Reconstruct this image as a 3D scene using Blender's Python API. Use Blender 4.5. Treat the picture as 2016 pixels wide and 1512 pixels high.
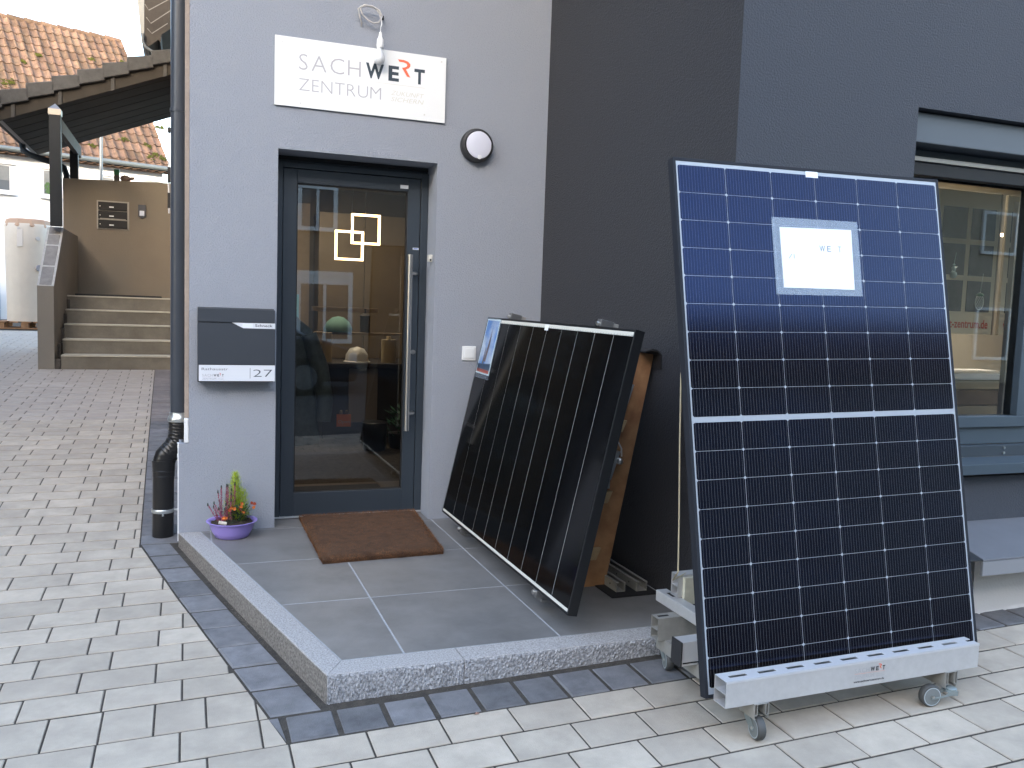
import bpy, math, random
import numpy as np
from mathutils import Matrix, Vector
random.seed(7)
for o in list(bpy.data.objects): bpy.data.objects.remove(o)
SC = bpy.context.scene
COL = SC.collection
R_ = math.radians

# ------------------------------------------------------------------ camera
YAW, PITCH, ROLL, FPX = 0.360030626, 0.0859630601, -0.0341164878, 1709.37388
CAM = np.array([0.0, -4.78, 1.225])
def cam_rows():
    cy, sy = math.cos(YAW), math.sin(YAW); cp, sp = math.cos(PITCH), math.sin(PITCH)
    f = np.array([sy*cp, cy*cp, -sp]); r = np.array([cy, -sy, 0.]); d = np.cross(f, r)
    cr, sr = math.cos(ROLL), math.sin(ROLL)
    return cr*r+sr*d, -sr*r+cr*d, f
cr_, cd_, cf_ = cam_rows()
cam = bpy.data.cameras.new("camera")
camo = bpy.data.objects.new("camera", cam); COL.objects.link(camo)
m = Matrix(((cr_[0], -cd_[0], -cf_[0], CAM[0]), (cr_[1], -cd_[1], -cf_[1], CAM[1]), (cr_[2], -cd_[2], -cf_[2], CAM[2]), (0, 0, 0, 1)))
camo.matrix_world = m
cam.sensor_fit = 'HORIZONTAL'; cam.sensor_width = 36.0; cam.lens = FPX/2016*36.0
cam.clip_start = 0.05; cam.clip_end = 600
SC.camera = camo

# ------------------------------------------------------------------ light
SUN_EL, SUN_AZ = 14.0, 205.0       # azimuth: clockwise from +Y; low sun behind the houses across the street
w = bpy.data.worlds.new("World"); SC.world = w; w.use_nodes = True
nt = w.node_tree; nt.nodes.clear()
sky = nt.nodes.new('ShaderNodeTexSky'); sky.sky_type = 'NISHITA'; sky.sun_disc = False
sky.sun_elevation = R_(SUN_EL); sky.sun_rotation = R_(SUN_AZ)
sky.air_density = 1.0; sky.dust_density = 2.8; sky.ozone_density = 1.0
bg = nt.nodes.new('ShaderNodeBackground'); bg.inputs[1].default_value = 0.15
ow = nt.nodes.new('ShaderNodeOutputWorld')
nt.links.new(sky.outputs[0], bg.inputs[0]); nt.links.new(bg.outputs[0], ow.inputs[0])
sl = bpy.data.lights.new("sun", 'SUN'); sl.energy = 0.6; sl.angle = R_(10); sl.color = (1.0, 0.90, 0.76)
so = bpy.data.objects.new("sun", sl); COL.objects.link(so)
el, az = R_(SUN_EL), R_(SUN_AZ)
sd = Vector((math.sin(az)*math.cos(el), math.cos(az)*math.cos(el), math.sin(el)))
so.rotation_euler = sd.to_track_quat('Z', 'Y').to_euler()
so.location = (0, -10, 12)
SC.view_settings.view_transform = 'Standard'; SC.view_settings.look = 'None'
SC.view_settings.gamma = 1; SC.view_settings.use_curve_mapping = False
SC.view_settings.exposure = 3.45

# ------------------------------------------------------------------ pixel helpers (a pixel of the photo -> a point on a real plane)
def ray(p):
    return ((p[0]-1008)/FPX)*cr_ + ((p[1]-756)/FPX)*cd_ + cf_
def atY(p, y): v = ray(p); return CAM+v*((y-CAM[1])/v[1])
def atX(p, x): v = ray(p); return CAM+v*((x-CAM[0])/v[0])
def atP(p, n, d): v = ray(p); n = np.array(n, float); return CAM+v*((d-n@CAM)/(n@v))

# ------------------------------------------------------------------ ground height
KY = [-200, -20, -6, -3, -1.98, -.8, .15, .77, 1.4, 2, 3.25, 5.1, 6.9, 10, 14, 20, 60, 300]
KZ = [-1.2, -.45, -.2, -.135, -.114, -.10, -.066, -.022, .036, .083, .162, .262, .35, .48, .62, .8, 1.6, 3]
def gz(x, y):
    a = .0256*min(max((.3-y)/1.3, 0), 1)
    return float(np.interp(y, KY, KZ))+a*(min(max(x, -6), 8)+.25)

# ------------------------------------------------------------------ materials
MATS = {}
def mat(name, col, rough=.6, metal=0., ns=8., na=0., bump=0., bs=60., rnd=0., spec=.5, st=0., sts=1.2, coat=0., emis=None, es=0., stain=None, voro=0, hue=0.):
    if name in MATS: return MATS[name]
    m = bpy.data.materials.new(name); m.use_nodes = True; MATS[name] = m
    t = m.node_tree; N = t.nodes; L = t.links
    b = N['Principled BSDF']
    b.inputs['Roughness'].default_value = rough; b.inputs['Metallic'].default_value = metal
    b.inputs['Specular IOR Level'].default_value = spec
    b.inputs['Coat Weight'].default_value = coat; b.inputs['Coat Roughness'].default_value = .03
    c4 = (*col, 1)
    b.inputs['Base Color'].default_value = c4
    if emis: b.inputs['Emission Color'].default_value = (*emis, 1); b.inputs['Emission Strength'].default_value = es
    if na or bump or rnd or st:
        tc = N.new('ShaderNodeTexCoord'); oi = N.new('ShaderNodeObjectInfo')
        ad = N.new('ShaderNodeVectorMath'); ad.operation = 'ADD'
        mu = N.new('ShaderNodeMath'); mu.operation = 'MULTIPLY'; mu.inputs[1].default_value = 57.0
        L.new(oi.outputs['Random'], mu.inputs[0]); L.new(tc.outputs['Object'], ad.inputs[0]); L.new(mu.outputs[0], ad.inputs[1])
        vec = ad.outputs[0]
        n1 = N.new('ShaderNodeTexNoise'); n1.inputs['Scale'].default_value = ns; n1.inputs['Detail'].default_value = 8; n1.inputs['Roughness'].default_value = .65
        L.new(vec, n1.inputs['Vector'])
        mr = N.new('ShaderNodeMapRange'); mr.inputs[1].default_value = .3; mr.inputs[2].default_value = .7
        mr.inputs[3].default_value = 1-na; mr.inputs[4].default_value = 1+na
        L.new(n1.outputs[0], mr.inputs[0]); fac = mr.outputs[0]
        if rnd:
            r2 = N.new('ShaderNodeMapRange'); r2.inputs[3].default_value = 1-rnd; r2.inputs[4].default_value = 1+rnd
            L.new(oi.outputs['Random'], r2.inputs[0])
            mm = N.new('ShaderNodeMath'); mm.operation = 'MULTIPLY'; L.new(fac, mm.inputs[0]); L.new(r2.outputs[0], mm.inputs[1]); fac = mm.outputs[0]
        if st:
            n2 = N.new('ShaderNodeTexNoise'); n2.inputs['Scale'].default_value = sts; n2.inputs['Detail'].default_value = 5
            L.new(vec, n2.inputs['Vector'])
            r3 = N.new('ShaderNodeMapRange'); r3.inputs[1].default_value = .42; r3.inputs[2].default_value = .68; r3.inputs[3].default_value = 0; r3.inputs[4].default_value = 1
            L.new(n2.outputs[0], r3.inputs[0])
        vm = N.new('ShaderNodeVectorMath'); vm.operation = 'SCALE'; vm.inputs[0].default_value = col
        L.new(fac, vm.inputs['Scale']); out = vm.outputs[0]
        if st:
            mx = N.new('ShaderNodeMix'); mx.data_type = 'RGBA'; mx.blend_type = 'MIX'
            sm = N.new('ShaderNodeMath'); sm.operation = 'MULTIPLY'; sm.inputs[1].default_value = st
            L.new(r3.outputs[0], sm.inputs[0]); L.new(sm.outputs[0], mx.inputs[0]); L.new(out, mx.inputs[6])
            sc_ = stain or tuple(c*.55 for c in col); mx.inputs[7].default_value = (*sc_, 1); out = mx.outputs[2]
        L.new(out, b.inputs['Base Color'])
        if bump:
            n3 = N.new('ShaderNodeTexVoronoi' if voro else 'ShaderNodeTexNoise'); n3.inputs['Scale'].default_value = bs
            if not voro: n3.inputs['Detail'].default_value = 4
            L.new(vec, n3.inputs['Vector'])
            bp = N.new('ShaderNodeBump'); bp.inputs['Strength'].default_value = 1.0; bp.inputs['Distance'].default_value = bump
            L.new(n3.outputs[0], bp.inputs['Height']); L.new(bp.outputs[0], b.inputs['Normal'])
    return m
def glassmat(name, tint=(.8, .83, .82), boost=1.0):
    if name in MATS: return MATS[name]
    m = bpy.data.materials.new(name); m.use_nodes = True; MATS[name] = m
    t = m.node_tree; N = t.nodes; L = t.links; N.clear()
    o = N.new('ShaderNodeOutputMaterial'); mx = N.new('ShaderNodeMixShader'); tr = N.new('ShaderNodeBsdfTransparent'); gl = N.new('ShaderNodeBsdfGlossy')
    fr = N.new('ShaderNodeFresnel'); fr.inputs[0].default_value = 1.52
    mu = N.new('ShaderNodeMath'); mu.operation = 'MULTIPLY'; mu.inputs[1].default_value = boost; mu.use_clamp = True
    tr.inputs[0].default_value = (*tint, 1); gl.inputs['Roughness'].default_value = .004
    L.new(fr.outputs[0], mu.inputs[0]); L.new(mu.outputs[0], mx.inputs[0]); L.new(tr.outputs[0], mx.inputs[1]); L.new(gl.outputs[0], mx.inputs[2]); L.new(mx.outputs[0], o.inputs[0])
    return m

# ------------------------------------------------------------------ objects
TH = {}     # object -> (root offset, own origin in the thing's frame)
def setp(o, label=None, cat=None, group=None, kind=None):
    if label: o['label'] = label
    if cat: o['category'] = cat
    if group: o['group'] = group
    if kind: o['kind'] = kind
    return o
def thing(name, label, cat, loc, rot=None, group=None, kind=None):
    """Empty at a thing's base. rot=None: its parts are written in world coordinates; else in its own frame."""
    o = bpy.data.objects.new(name, None); o.empty_display_size = .1; COL.objects.link(o)
    if rot is None:
        o.location = loc; TH[o] = (Vector(loc), Vector((0, 0, 0)))
    else:
        M = rot.to_4x4(); M.translation = Vector(loc); o.matrix_world = M; TH[o] = (Vector((0, 0, 0)), Vector((0, 0, 0)))
    return setp(o, label, cat, group, kind)
def link(name, me, parent, c):
    o = bpy.data.objects.new(name, me); COL.objects.link(o)
    if parent is None:
        o.location = c; TH[o] = (Vector(c), Vector((0, 0, 0)))
    else:
        off, own = TH[parent]
        p = Vector(c)-off
        o.parent = parent; o.location = p-own; TH[o] = (off, p)
    return o
class MB:
    def __init__(s): s.v = []; s.f = []; s.T = None
    def add(s, vs, fs):
        b = len(s.v)
        if s.T is not None: vs = [s.T @ Vector(v) for v in vs]
        s.v += [tuple(v) for v in vs]; s.f += [tuple(i+b for i in f) for f in fs]; return s
    def box(s, x0, x1, y0, y1, z0, z1):
        if x0 > x1: x0, x1 = x1, x0
        if y0 > y1: y0, y1 = y1, y0
        if z0 > z1: z0, z1 = z1, z0
        return s.add([(x, y, z) for z in (z0, z1) for x, y in ((x0, y0), (x1, y0), (x1, y1), (x0, y1))],
                     [(3, 2, 1, 0), (4, 5, 6, 7), (0, 1, 5, 4), (1, 2, 6, 5), (2, 3, 7, 6), (3, 0, 4, 7)])
    def hexa(s, P):   # 8 points: bottom 4 ccw, top 4 ccw
        return s.add(P, [(3, 2, 1, 0), (4, 5, 6, 7), (0, 1, 5, 4), (1, 2, 6, 5), (2, 3, 7, 6), (3, 0, 4, 7)])
    def prism(s, poly, z0, z1):
        n = len(poly)
        return s.add([(x, y, z0) for x, y in poly]+[(x, y, z1) for x, y in poly],
                     [tuple(range(n-1, -1, -1)), tuple(range(n, 2*n))]+[(i, (i+1) % n, n+(i+1) % n, n+i) for i in range(n)])
    def prismY(s, poly, y0, y1):   # poly in x,z (ccw seen from -y)
        n = len(poly)
        return s.add([(x, y0, z) for x, z in poly]+[(x, y1, z) for x, z in poly],
                     [tuple(range(n)), tuple(range(2*n-1, n-1, -1))]+[((i+1) % n, i, n+i, n+(i+1) % n) for i in range(n)])
    def prismX(s, poly, x0, x1):   # poly in y,z
        n = len(poly)
        return s.add([(x0, y, z) for y, z in poly]+[(x1, y, z) for y, z in poly],
                     [tuple(range(n-1, -1, -1)), tuple(range(n, 2*n))]+[(i, (i+1) % n, n+(i+1) % n, n+i) for i in range(n)])
    def tube(s, pts, r, n=12, cap=True):
        pts = [Vector(p) for p in pts]; rs = r if isinstance(r, (list, tuple)) else [r]*len(pts)
        t0 = (pts[1]-pts[0]).normalized(); a = Vector((0, 0, 1)) if abs(t0.z) < .9 else Vector((1, 0, 0))
        u = t0.cross(a).normalized(); vs = []; fs = []
        for i, p in enumerate(pts):
            t = (pts[min(i+1, len(pts)-1)]-pts[max(i-1, 0)]).normalized()
            u = (u-t*u.dot(t)).normalized(); v = t.cross(u)
            for k in range(n):
                an = 2*math.pi*k/n; vs.append(p+(u*math.cos(an)+v*math.sin(an))*rs[i])
        for i in range(len(pts)-1):
            for k in range(n): fs.append((i*n+k, i*n+(k+1) % n, (i+1)*n+(k+1) % n, (i+1)*n+k))
        if cap: fs.append(tuple(range(n-1, -1, -1))); fs.append(tuple(range((len(pts)-1)*n, len(pts)*n)))
        return s.add(vs, fs)
    def lathe(s, prof, c=(0, 0, 0), axis='Z', n=32, sx=1, sy=1):   # prof [(r,h)]
        vs = []; fs = []
        for r, h in prof:
            for k in range(n):
                a = 2*math.pi*k/n; x, y = r*math.cos(a)*sx, r*math.sin(a)*sy
                p = {'Z': (x, y, h), 'Y': (x, h, y), 'X': (h, x, y)}[axis]
                vs.append((p[0]+c[0], p[1]+c[1], p[2]+c[2]))
        for i in range(len(prof)-1):
            for k in range(n): fs.append((i*n+k, i*n+(k+1) % n, (i+1)*n+(k+1) % n, (i+1)*n+k))
        fs.append(tuple(range(n-1, -1, -1))); fs.append(tuple(range((len(prof)-1)*n, len(prof)*n)))
        return s.add(vs, fs)
    def stroke(s, pts, w, y, t=.0006):   # flat ribbon in the x,z plane facing -y
        P = [Vector((p[0], p[1])) for p in pts]; Lf = []; Rt = []
        for i, p in enumerate(P):
            d = (P[min(i+1, len(P)-1)]-P[max(i-1, 0)]).normalized(); n = Vector((-d.y, d.x))*w/2
            Lf.append(p+n); Rt.append(p-n)
        for i in range(len(P)-1):
            s.prismY([tuple(Rt[i]), tuple(Rt[i+1]), tuple(Lf[i+1]), tuple(Lf[i])], y-t, y)
        return s
    def build(s, name, mt, parent=None, smooth=False, bevel=0, seg=2, kind=None, label=None, cat=None, group=None):
        v = np.array(s.v); c = (v.min(0)+v.max(0))/2
        if parent is None: c[2] = v[:, 2].min()
        me = bpy.data.meshes.new(name)
        me.from_pydata([tuple(p) for p in (v-c)], [], s.f); me.update()
        if mt is not None: me.materials.append(mt)
        import bmesh
        b = bmesh.new(); b.from_mesh(me); bmesh.ops.recalc_face_normals(b, faces=b.faces); b.to_mesh(me); b.free()
        if smooth:
            for p in me.polygons: p.use_smooth = True
            try: me.set_sharp_from_angle(angle=R_(smooth if smooth is not True else 40))
            except Exception: pass
        o = link(name, me, parent, tuple(c))
        if bevel:
            bm = o.modifiers.new('bevel', 'BEVEL'); bm.width = bevel; bm.segments = seg; bm.limit_method = 'ANGLE'; bm.angle_limit = R_(50)
            bm.harden_normals = False
        return setp(o, label, cat, group, kind)
def B(name, mt, parent, x0, x1, y0, y1, z0, z1, bevel=.002, **k):
    return MB().box(x0, x1, y0, y1, z0, z1).build(name, mt, parent, bevel=bevel, **k)

def text_mesh(s, thick=0., shear=0.):
    cu = bpy.data.curves.new('t', 'FONT'); cu.body = s; cu.offset = thick; cu.shear = shear; cu.resolution_u = 3
    cu.space_character = 1.0
    ob = bpy.data.objects.new('t', cu); COL.objects.link(ob)
    dg = bpy.context.evaluated_depsgraph_get(); me = bpy.data.meshes.new_from_object(ob.evaluated_get(dg))
    bpy.data.objects.remove(ob)
    V = np.array([v.co[:] for v in me.vertices]); F = [tuple(p.vertices) for p in me.polygons]
    bpy.data.meshes.remove(me)
    return V, F
def text(mb, s, x0, x1, z0, z1, y, thick=0., shear=0., spaced=0, mirror=False):
    """flat lettering filling the rectangle x0..x1, z0..z1 in the plane y, facing -y"""
    if spaced:   # letter by letter with even gaps
        VV = []; FF = []; x = 0
        for ch in s:
            if ch == ' ': x += .45; continue
            V, F = text_mesh(ch, thick, shear); V[:, 0] -= V[:, 0].min(); V[:, 0] += x
            b = sum(len(a) for a in VV); VV.append(V); FF += [tuple(i+b for i in f) for f in F]; x = V[:, 0].max()+spaced
        V = np.vstack(VV); F = FF
    else: V, F = text_mesh(s, thick, shear)
    mn, mx = V.min(0), V.max(0)
    X = x0+(V[:, 0]-mn[0])/(mx[0]-mn[0])*(x1-x0); Z = z0+(V[:, 1]-mn[1])/(mx[1]-mn[1])*(z1-z0)
    mb.add([(a, y, c) for a, c in zip(X, Z)], F)
    return mb
def poly_clip(P, nx, ny, d):    # keep nx*x+ny*y <= d
    out = []
    for i in range(len(P)):
        a, b = P[i], P[(i+1) % len(P)]; fa, fb = nx*a[0]+ny*a[1]-d, nx*b[0]+ny*b[1]-d
        if fa <= 0: out.append(a)
        if (fa < 0 < fb) or (fb < 0 < fa):
            t = fa/(fa-fb); out.append((a[0]+(b[0]-a[0])*t, a[1]+(b[1]-a[1])*t))
    return out
def area(P): return .5*sum(P[i][0]*P[(i+1) % len(P)][1]-P[(i+1) % len(P)][0]*P[i][1] for i in range(len(P)))
def inset(P, d):
    if area(P) < 0: P = P[::-1]
    n = len(P); L = []
    for i in range(n):
        a, b = P[i], P[(i+1) % n]; l = math.hypot(b[0]-a[0], b[1]-a[1])
        if l < 2.5e-3: continue
        nx, ny = (b[1]-a[1])/l, -(b[0]-a[0])/l; L.append((nx, ny, nx*a[0]+ny*a[1]-d))
    Q = P
    for nx, ny, dd in L: Q = poly_clip(Q, nx, ny, dd) if Q else Q
    return Q
# ================================================================== GROUND AND PAVING
m_ground = mat('joint_sand', (.048, .040, .032), .95, ns=30, na=.4, bump=.004, bs=150)
m_asph = mat('asphalt', (.055, .055, .058), .9, ns=60, na=.3, bump=.003, bs=120)
m_pav = mat('paver_concrete', (.415, .360, .292), .85, ns=9, na=.15, rnd=.11, bump=.0012, bs=330, st=.35, sts=3.5, stain=(.32, .27, .22))
m_pavw = mat('paver_alley', (.395, .345, .295), .85, ns=10, na=.10, rnd=.07, bump=.0012, bs=300, st=.3, sts=3, stain=(.33, .28, .235))
m_pavd = mat('paver_dark', (.140, .137, .142), .75, ns=14, na=.3, rnd=.25, bump=.0015, bs=260, st=.35, sts=9, stain=(.17, .165, .165))
m_pavb = mat('paver_brown', (.19, .165, .155), .85, ns=14, na=.2, rnd=.15, bump=.0015, bs=260)

def grid_sheet(name, x0, x1, y0, y1, xs, ys, dz, mt, **k):
    X = [x for x in xs if x0 < x < x1]; X = [x0]+X+[x1]; Yy = [y0]+[y for y in ys if y0 < y < y1]+[y1]
    mb = MB(); vs = [(x, y, gz(x, y)+dz) for y in Yy for x in X]; n = len(X)
    fs = [(j*n+i, j*n+i+1, (j+1)*n+i+1, (j+1)*n+i) for j in range(len(Yy)-1) for i in range(n-1)]
    mb.add(vs, fs); return mb.build(name, mt, None, smooth=False, **k)
ysb = sorted(set(KY+[-.8+.1*i for i in range(12)]+[.5, 1, 1.2, 1.7, 2.5, 4, 8]+[-5, -4.5, -2.5, -1.5]))
xsb = [-6, -3, -1.5, -.5, 0, .5, 1, 2, 3, 5, 8]
ground = grid_sheet('ground', -150, 150, -3.6, 200, xsb, ysb, -.0038, m_ground, kind='structure', label='sandy ground showing in the joints between the paving stones')
road = grid_sheet('road', -150, 150, -150, -3.6, xsb, ysb, -.02, m_asph, kind='structure', label='dark asphalt street in front of the forecourt')

def paver(P, mt, parent, name='paver', gap=.0031, jz=.0006, dz=0., hgt=.045, ch=.0024, zf=None):
    P = inset(P, gap)
    if len(P) < 3 or abs(area(P)) < 4e-4: return None
    cx = sum(p[0] for p in P)/len(P); cy = sum(p[1] for p in P)/len(P); j = random.uniform(-jz, jz)
    tx, ty = (0, 0) if zf else (random.uniform(-.004, .004), random.uniform(-.004, .004))
    zf = zf or gz
    def z(x, y): return zf(x, y)+dz+j+tx*(x-cx)+ty*(y-cy)
    n = len(P); I = []
    for x, y in P:
        d = math.hypot(x-cx, y-cy); k = max(0, 1-ch*1.4/d); I.append((cx+(x-cx)*k, cy+(y-cy)*k))
    vs = [(x, y, z(x, y)-hgt) for x, y in P]+[(x, y, z(x, y)-ch) for x, y in P]+[(x, y, z(x, y)) for x, y in I]
    fs = [(i, (i+1) % n, n+(i+1) % n, n+i) for i in range(n)]+[(n+i, n+(i+1) % n, 2*n+(i+1) % n, 2*n+i) for i in range(n)]+[tuple(range(2*n, 3*n))]
    return vs, fs, (cx, cy)
def lay(items, parent, name, limit=290, view=True):
    """items: (polygon, material, kwargs). The largest in the picture become parts, the rest one joined part per material"""
    L = []
    for P, mt, kw in items:
        r = paver(P, mt, None, **kw)
        if r: 
            q = np.array([r[2][0], r[2][1], gz(*r[2])])-CAM; dep = q@cf_
            u = 1008+FPX*(q@cr_)/max(dep, .1); v = 756+FPX*(q@cd_)/max(dep, .1)
            inside = dep > .3 and -120 < u < 2136 and -120 < v < 1632
            if not inside: dep += 1000
            L.append((dep if dep > 0 else 1e4, r, mt))
    L.sort(key=lambda t: t[0])
    for d, r, mt in L[:limit]:
        MB().add(r[0], r[1]).build(name, mt, parent)
    rest = {}
    for d, r, mt in L[limit:]: rest.setdefault(mt.name, MB()).add(r[0], r[1])
    for k, mb in rest.items(): mb.build(name+'_field', MATS[k], parent, kind='stuff')

DA, DB = (-.226, .064), (.287, -2.193)       # outer edge of the diagonal dark border
dn = (-(DB[1]-DA[1]), (DB[0]-DA[0])); dl = math.hypot(*dn); dn = (dn[0]/dl, dn[1]/dl)  # points to +x side
dd = dn[0]*DA[0]+dn[1]*DA[1]
XB = lambda y: -.226-.0205*(y-.06)             # outer edge of the border along the alley wall
YF = -2.198
# --- alley: rows of long stones, third-offset bond
alley = thing('alley_pavement', 'light grey alley paving of long stones climbing towards the concrete steps', None, (-1.2, 1.5, gz(-1.2, 1.5)), kind='structure')
items = []
ylines = [-2.023, -1.803]
y = -1.803
while y < 12.2:
    y += .1655 if y < 0 else .158; ylines.append(y)
for k in range(len(ylines)-1):
    y0, y1 = ylines[k], ylines[k+1]; ym = (y0+y1)/2
    L_ = .155 if k == 0 else .245; x = (-.094 if k == 0 else -.257)-(.088 if k % 2 == 0 and k else 0)-.0205*max(ym-.06, 0)
    if k == 0: x = .061
    xs = [x+L_*i for i in range(-14 if ym < 1.5 else -20, 4)]
    for x0, x1 in zip(xs[:-1], xs[1:]):
        P = [(x0, y0+.0028), (x1, y0+.0028), (x1, y1-.0028), (x0, y1-.0028)]
        if ym < .06: P = poly_clip(P, dn[0], dn[1], dd)
        else: P = poly_clip(P, 1, .0205, XB(0))
        if ym > 6.62 and P: P = poly_clip(P, 1, 0, -1.632)
        if len(P) > 2: items.append((P, m_pav if ym < 3.35 else m_pavw, {}))
lay(items, alley, 'paver')
# --- forecourt: same stone, rows along the street
fore = thing('forecourt_pavement', 'pale grey forecourt paving under the wheeled solar panel', None, (1.4, -2.9, gz(1.4, -2.9)), kind='structure')
items = []
for P in ([], ):
    # full row left of the dark border (y -2.023 .. -2.198)
    xs = [.292-.24*i for i in range(8)][::-1]
    offs = [.287, .218-.0, .218-.235, .218-.47, .218-.705, .218-.94, .218-1.175, .218-1.41]
    for a, b in zip(offs[1:], offs[:-1]):
        Q = poly_clip([(a, YF), (b, YF), (b, -2.023), (a, -2.023)], dn[0], dn[1], dd)
        if len(Q) > 2: items.append((Q, m_pav, {}))
for r in range(9):
    y1 = YF-.158*r; y0 = y1-.158; off = .292-(.0785*r) % .2345 if r else .292
    off = .292-.0775*(r % 3)
    for i in range(-9, 18):
        x0 = off+.2337*i
        items.append(([(x0, y0+.0024), (x0+.2337, y0+.0024), (x0+.2337, y1-.0024), (x0, y1-.0024)], m_pav, {}))
lay(items, fore, 'paver')
# --- dark border stones along the kerb
bord = thing('border_strip', 'strip of dark anthracite stones laid round the granite kerb', None, (.5, -1.9, gz(.5, -1.9)), kind='structure')
items = []
xs = [.292+.1545*i for i in range(1, 14)]; xs = [.292]+[.452, .609]+[.609+.1545*i for i in range(1, 22)]
for i, (x0, x1) in enumerate(zip(xs[:-1], xs[1:])):
    w_ = .175 if i < 3 else .185
    items.append(([(x0, YF), (x1, YF), (x1, YF+w_), (x0, YF+w_)], m_pavd, dict(gap=.0062 if i < 4 else .0048, jz=.002, ch=.006)))
KA, KB = (-.037, .0), (.436, -1.9836)
kn = (-(KB[1]-KA[1]), KB[0]-KA[0]); kl = math.hypot(*kn); kn = (kn[0]/kl, kn[1]/kl); kd = kn[0]*KA[0]+kn[1]*KA[1]
items.append(([(.287, YF), (.290, YF), (.278, -2.025), (.243, -2.025)], m_pavd, {}))
yy = [-2.02, -1.80, -1.575, -1.345, -1.115, -.885, -.655, -.425, -.195, -.01, .064]
yy = [-2.02+.2085*i for i in range(11)]
for y0, y1 in zip(yy[:-1], yy[1:]):
    P = [(-1, y0), (1, y0-.0), (1, y1), (-1, y1)]
    P = poly_clip(P, -dn[0], -dn[1], -dd); P = poly_clip(P, kn[0], kn[1], kd-.022)
    items.append((P, m_pavd, dict(jz=.002, ch=.005, gap=.0058)))
y = .066
while y < 6.6:
    y1 = y+.158
    P = poly_clip([(-1, y), (-.02, y), (-.02, y1), (-1, y1)], -1, -.0205, -XB(0))
    items.append((P, m_pavd if y < 3.2 else m_pavb, dict(jz=.0015)))
    y = y1
lay(items, bord, 'border_stone')
# gravel and moss in the gap beside the kerb: nobody could count it
m_grav = mat('kerb_gravel', (.16, .14, .11), .9, ns=200, na=.6, rnd=.2)
mb = MB()
def crumb(x, y, z, s):
    a = random.random()*6.28; P = []
    for k in range(4):
        P.append((x+s*math.cos(a+1.57*k)*random.uniform(.6, 1), y+s*math.sin(a+1.57*k)*random.uniform(.6, 1), z))
    mb.add(P+[(x, y, z+s*random.uniform(.5, 1.1))], [(0, 1, 4), (1, 2, 4), (2, 3, 4), (3, 0, 4)])
for i in range(2600):
    t = random.random()
    if i % 2:
        x, y = KA[0]+(KB[0]-KA[0])*t, KA[1]+(KB[1]-KA[1])*t; q = random.uniform(.002, .021); x -= kn[0]*q; y -= kn[1]*q
    else:
        x = .43+1.6*t; y = -1.984-random.uniform(.002, .026)
    crumb(x, y, gz(x, y)-.006, random.uniform(.0015, .0035))
for i in range(260):   # light grit on the dark stones by the house
    x = random.uniform(2.9, 3.9); y = random.uniform(-2.2, -2.04); crumb(x, y, gz(x, y), random.uniform(.001, .0025))
mb.build('gravel', m_grav, None, kind='stuff', label='fine brown grit and moss in the gap along the granite kerb')

# ================================================================== TERRACE
m_tile = mat('terrace_tile', (.158, .155, .152), .5, ns=5, na=.22, rnd=.05, bump=.0006, bs=120, st=.45, sts=1.8, stain=(.21, .195, .18))
m_grout = mat('tile_grout', (.34, .35, .36), .9, ns=40, na=.15)
m_gran = mat('granite_top', (.34, .325, .315), .75, ns=170, na=.5, bump=.001, bs=220)
m_granr = mat('granite_rough', (.29, .29, .30), .85, ns=110, na=.75, bump=.006, bs=90)
m_granb = mat('granite_sawn', (.17, .155, .14), .8, ns=110, na=.8, bump=.0015, bs=200)
ter = thing('terrace', 'raised entrance terrace of large grey stoneware tiles edged with granite', None, (.9, -.9, 0), kind='structure')
KI = (.501, -1.8726)     # inner corner
KT = (.0640, .0139)
def clipT(P):
    # right of inner diagonal, above y=-1.8726
    ex, ey = KI[0]-KT[0], KI[1]-KT[1]; n = (-ey, ex); l = math.hypot(*n); n = (n[0]/l, n[1]/l)
    P = poly_clip(P, -n[0], -n[1], -(n[0]*KI[0]+n[1]*KI[1]))
    if P: P = poly_clip(P, 0, -1, 1.8726)
    if P: P = poly_clip(P, 1, 0, 1.962)
    return P
tx = [-.482, .12, .722, 1.324, 1.965]; ty = [-1.8726, -1.256, -.641, -.03, .0]
mb = MB().prism([(KT[0], -.001), (KI[0], KI[1]), (1.963, KI[1]), (1.963, -.001)], -.12, -.0010)
mb.build('mortar_bed', m_grout, ter)
flat = lambda x, y: 0.
for i in range(4):
    for j in range(4):
        P = clipT([(tx[i], ty[j]), (tx[i+1], ty[j]), (tx[i+1], ty[j+1]), (tx[i], ty[j+1])])
        if len(P) > 2:
            r = paver(P, m_tile, ter, gap=.0036, jz=.0002, zf=flat, hgt=.012, ch=.0007)
            if r: MB().add(r[0], r[1]).build('tile', m_tile, ter)
r = paver([(.449, 0.002), (1.311, 0.002), (1.311, .2), (.449, .2)], m_tile, ter, gap=.001, zf=flat, hgt=.01, ch=.001)
MB().add(r[0], r[1]).build('tile', m_tile, ter)
# kerb stones, rough split face modelled
def rough_face(name, x0, x1, yf, top, zb, amp, mt, nx, parent, depth):
    nz = 16; mb = MB(); vs = []; fs = []
    rnd = np.random.RandomState(int(x0*100)+3); H = rnd.randn(nz+1, nx+1)
    H = (H+np.roll(H, 1, 1)*.6+np.roll(H, 1, 0)*.6)*amp
    for j in range(nz+1):
        for i in range(nx+1):
            x = x0+(x1-x0)*i/nx; zb_ = gz(x, yf)-.05; z = zb_+(top-zb_)*j/nz
            e = 0 if (j == nz or i in (0, nx)) else H[j, i]
            vs.append((x, yf-abs(e) if j < nz else yf+.001, z+(0 if j in (0, nz) else rnd.randn()*.001)))
    n = nx+1
    for j in range(nz):
        for i in range(nx): fs.append((j*n+i, j*n+i+1, (j+1)*n+i+1, (j+1)*n+i))
    mb.add(vs, fs)
    return mb.build(name, mt, parent)
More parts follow.
